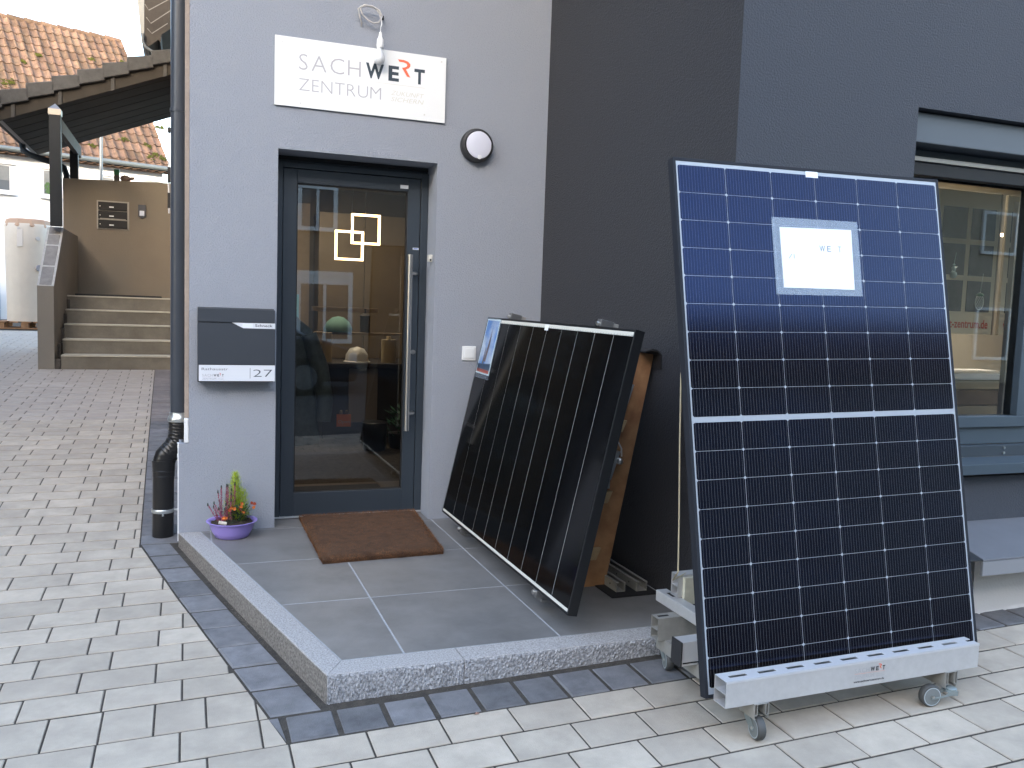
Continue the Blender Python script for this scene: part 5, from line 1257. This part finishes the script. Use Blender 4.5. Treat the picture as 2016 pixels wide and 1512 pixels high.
# ================================================================== ACROSS THE STREET (behind the photographer, mirrored in the glass)
oph = thing('opposite_house', 'beige house with white windows across the street, mirrored in the door glass', 'house', (3, -16, -.4))
m_of = mat('opposite_facade', (.22, .17, .13), .9, ns=2, na=.08); m_or = mat('opposite_roof', (.12, .06, .045), .9, ns=10, na=.2)
B('wall', m_of, oph, -30, 5.4, -22, -14, -.6, 7.6, 0)
MB().prismX([(-13.6, 7.4), (-22.4, 7.4), (-18, 12.2)], -30.3, 5.6).build('roof', m_or, oph)
m_wf = mat('window_white', (.84, .84, .82), .5)
for x0 in (-6, -2.2, 2.2):
    for z0, h_ in ((2.75, .97), (-.0+.35, 1.35), (4.6, .97)):
        wdt = .85 if z0 > 2 else 1.2
        mb = MB(); frame(mb, x0, x0+wdt, z0, z0+h_+.2, .09, -13.995, -13.93); mb.box(x0+wdt/2-.03, x0+wdt/2+.03, -13.99, -13.935, z0+.07, z0+h_)
        mb.box(x0+.07, x0+wdt-.07, -13.99, -13.94, z0+h_-.08, z0+h_+.13)
        wn = mb.build('window', m_wf, oph)
        B('curtain', m_cur, wn, x0+.09, x0+wdt*.32, -13.958, -13.95, z0+.09, z0+h_-.09, 0); B('pane', m_wg, wn, x0+.07, x0+wdt/2-.03, -13.985, -13.96, z0+.07, z0+h_, 0); B('pane', m_wg, wn, x0+wdt/2+.03, x0+wdt-.07, -13.985, -13.96, z0+.07, z0+h_, 0)
B('door', mat('opposite_door', (.06, .04, .03), .5), oph, 4.0, 4.95, -13.99, -13.93, -.4, 1.7, 0)
nb = thing('alley_shade_house', 'plain beige unseen house added to shade the left side of the alley, outside the picture', 'house', (-6.5, 4, 0))  # unseen house, added to cut the sky light in the alley
B('wall', m_of, nb, -10, -4.3, -1.2, 9.0, -.4, 5.0, 0)
MB().prismY([(-10.4, 4.9), (-3.9, 4.9), (-7.15, 6.6)], -1.5, 9.3).build('roof', m_or, nb)
oph2 = thing('opposite_house', 'low cream house with dark windows across the street, mirrored in the shop window', 'house', (13, -16, -.4))
B('wall', mat('cream_facade', (.38, .33, .25), .9, ns=2, na=.06), oph2, 6.2, 26, -21, -14.2, -.6, 4.6, 0)
MB().prismX([(-13.8, 4.5), (-21.4, 4.5), (-17.6, 7.0)], 6.0, 26.3).build('roof', m_or, oph2)
for x0 in (7.4, 10.6, 14, 17.5, 21):
    for z0, h_ in ((.4, 1.25), (2.9, 1.0)):
        mb = MB(); frame(mb, x0, x0+1.1, z0, z0+h_, .07, -14.195, -14.13); wn = mb.build('window', m_wf, oph2)
        B('pane', m_wg, wn, x0+.07, x0+1.03, -14.185, -14.16, z0+.07, z0+h_-.07, 0)
car = thing('parked_car', 'dark parked hatchback at the far kerb, mirrored in the door glass', 'car', (.6, -9.3, gz(0, -9)))
g1 = gz(0, -9); cyy0, cyy1 = -10.1, -8.4
body = [(-1.9, g1+.25), (-1.95, g1+.62), (-1.85, g1+.98), (-.2, g1+1.0), (1.9, g1+.92), (2.45, g1+.75), (2.55, g1+.45), (2.5, g1+.25)]
m_car = mat('car_paint', (.05, .055, .065), .25, coat=.6); m_cg = mat('car_glass', (.02, .022, .025), .08)
MB().prismY(body[::-1], cyy0, cyy1).build('body', m_car, car, bevel=.05, seg=3)
rf_ = [(-1.75, g1+.98), (-1.35, g1+1.42), (-.9, g1+1.50), (.5, g1+1.50), (.9, g1+1.44), (1.75, g1+.95)]
MB().hexa([(-1.75, cyy0+.05, g1+.97), (1.7, cyy0+.05, g1+.95), (1.7, cyy1-.05, g1+.95), (-1.75, cyy1-.05, g1+.97), (-1.25, cyy0+.25, g1+1.48), (.75, cyy0+.25, g1+1.48), (.75, cyy1-.25, g1+1.48), (-1.25, cyy1-.25, g1+1.48)]).build('cabin', m_cg, car, bevel=.02)
B('roof', mat('car_silver', (.38, .39, .40), .3, metal=.5), car, -1.27, .77, cyy0+.24, cyy1-.24, g1+1.478, g1+1.51, .01)
for x_ in (-1.75, -.25, .75):
    MB().tube([(x_*1.0+(.95 if x_ > .5 else 0), cyy1-.045, g1+.96), (x_ if x_ > .5 else x_+(.5 if x_ < -1 else 0), cyy1-.245, g1+1.48)], .025, 6).build('pillar', MATS['car_silver'], car)
for x_ in (-1.2, 1.7):
    wl_ = MB().lathe([(.31, cyy1-.2), (.31, cyy1+.01)], (x_, 0, g1+.315), 'Y', 28).build('wheel', m_black, car, smooth=40)
    MB().lathe([(.2, cyy1+.0), (.19, cyy1+.02)], (x_, 0, g1+.315), 'Y', 20).build('rim', MATS['car_silver'], wl_, smooth=40)
    MB().lathe([(.31, cyy0-.01), (.31, cyy0+.2)], (x_, 0, g1+.315), 'Y', 28).build('wheel', m_black, car, smooth=40)
B('headlight', m_stick, car, 2.36, 2.5, cyy1-.35, cyy1+.01, g1+.55, g1+.7, .01)
print('OBJECTS', len(bpy.data.objects), 'TRIS', sum(len(m.polygons) for m in bpy.data.meshes))
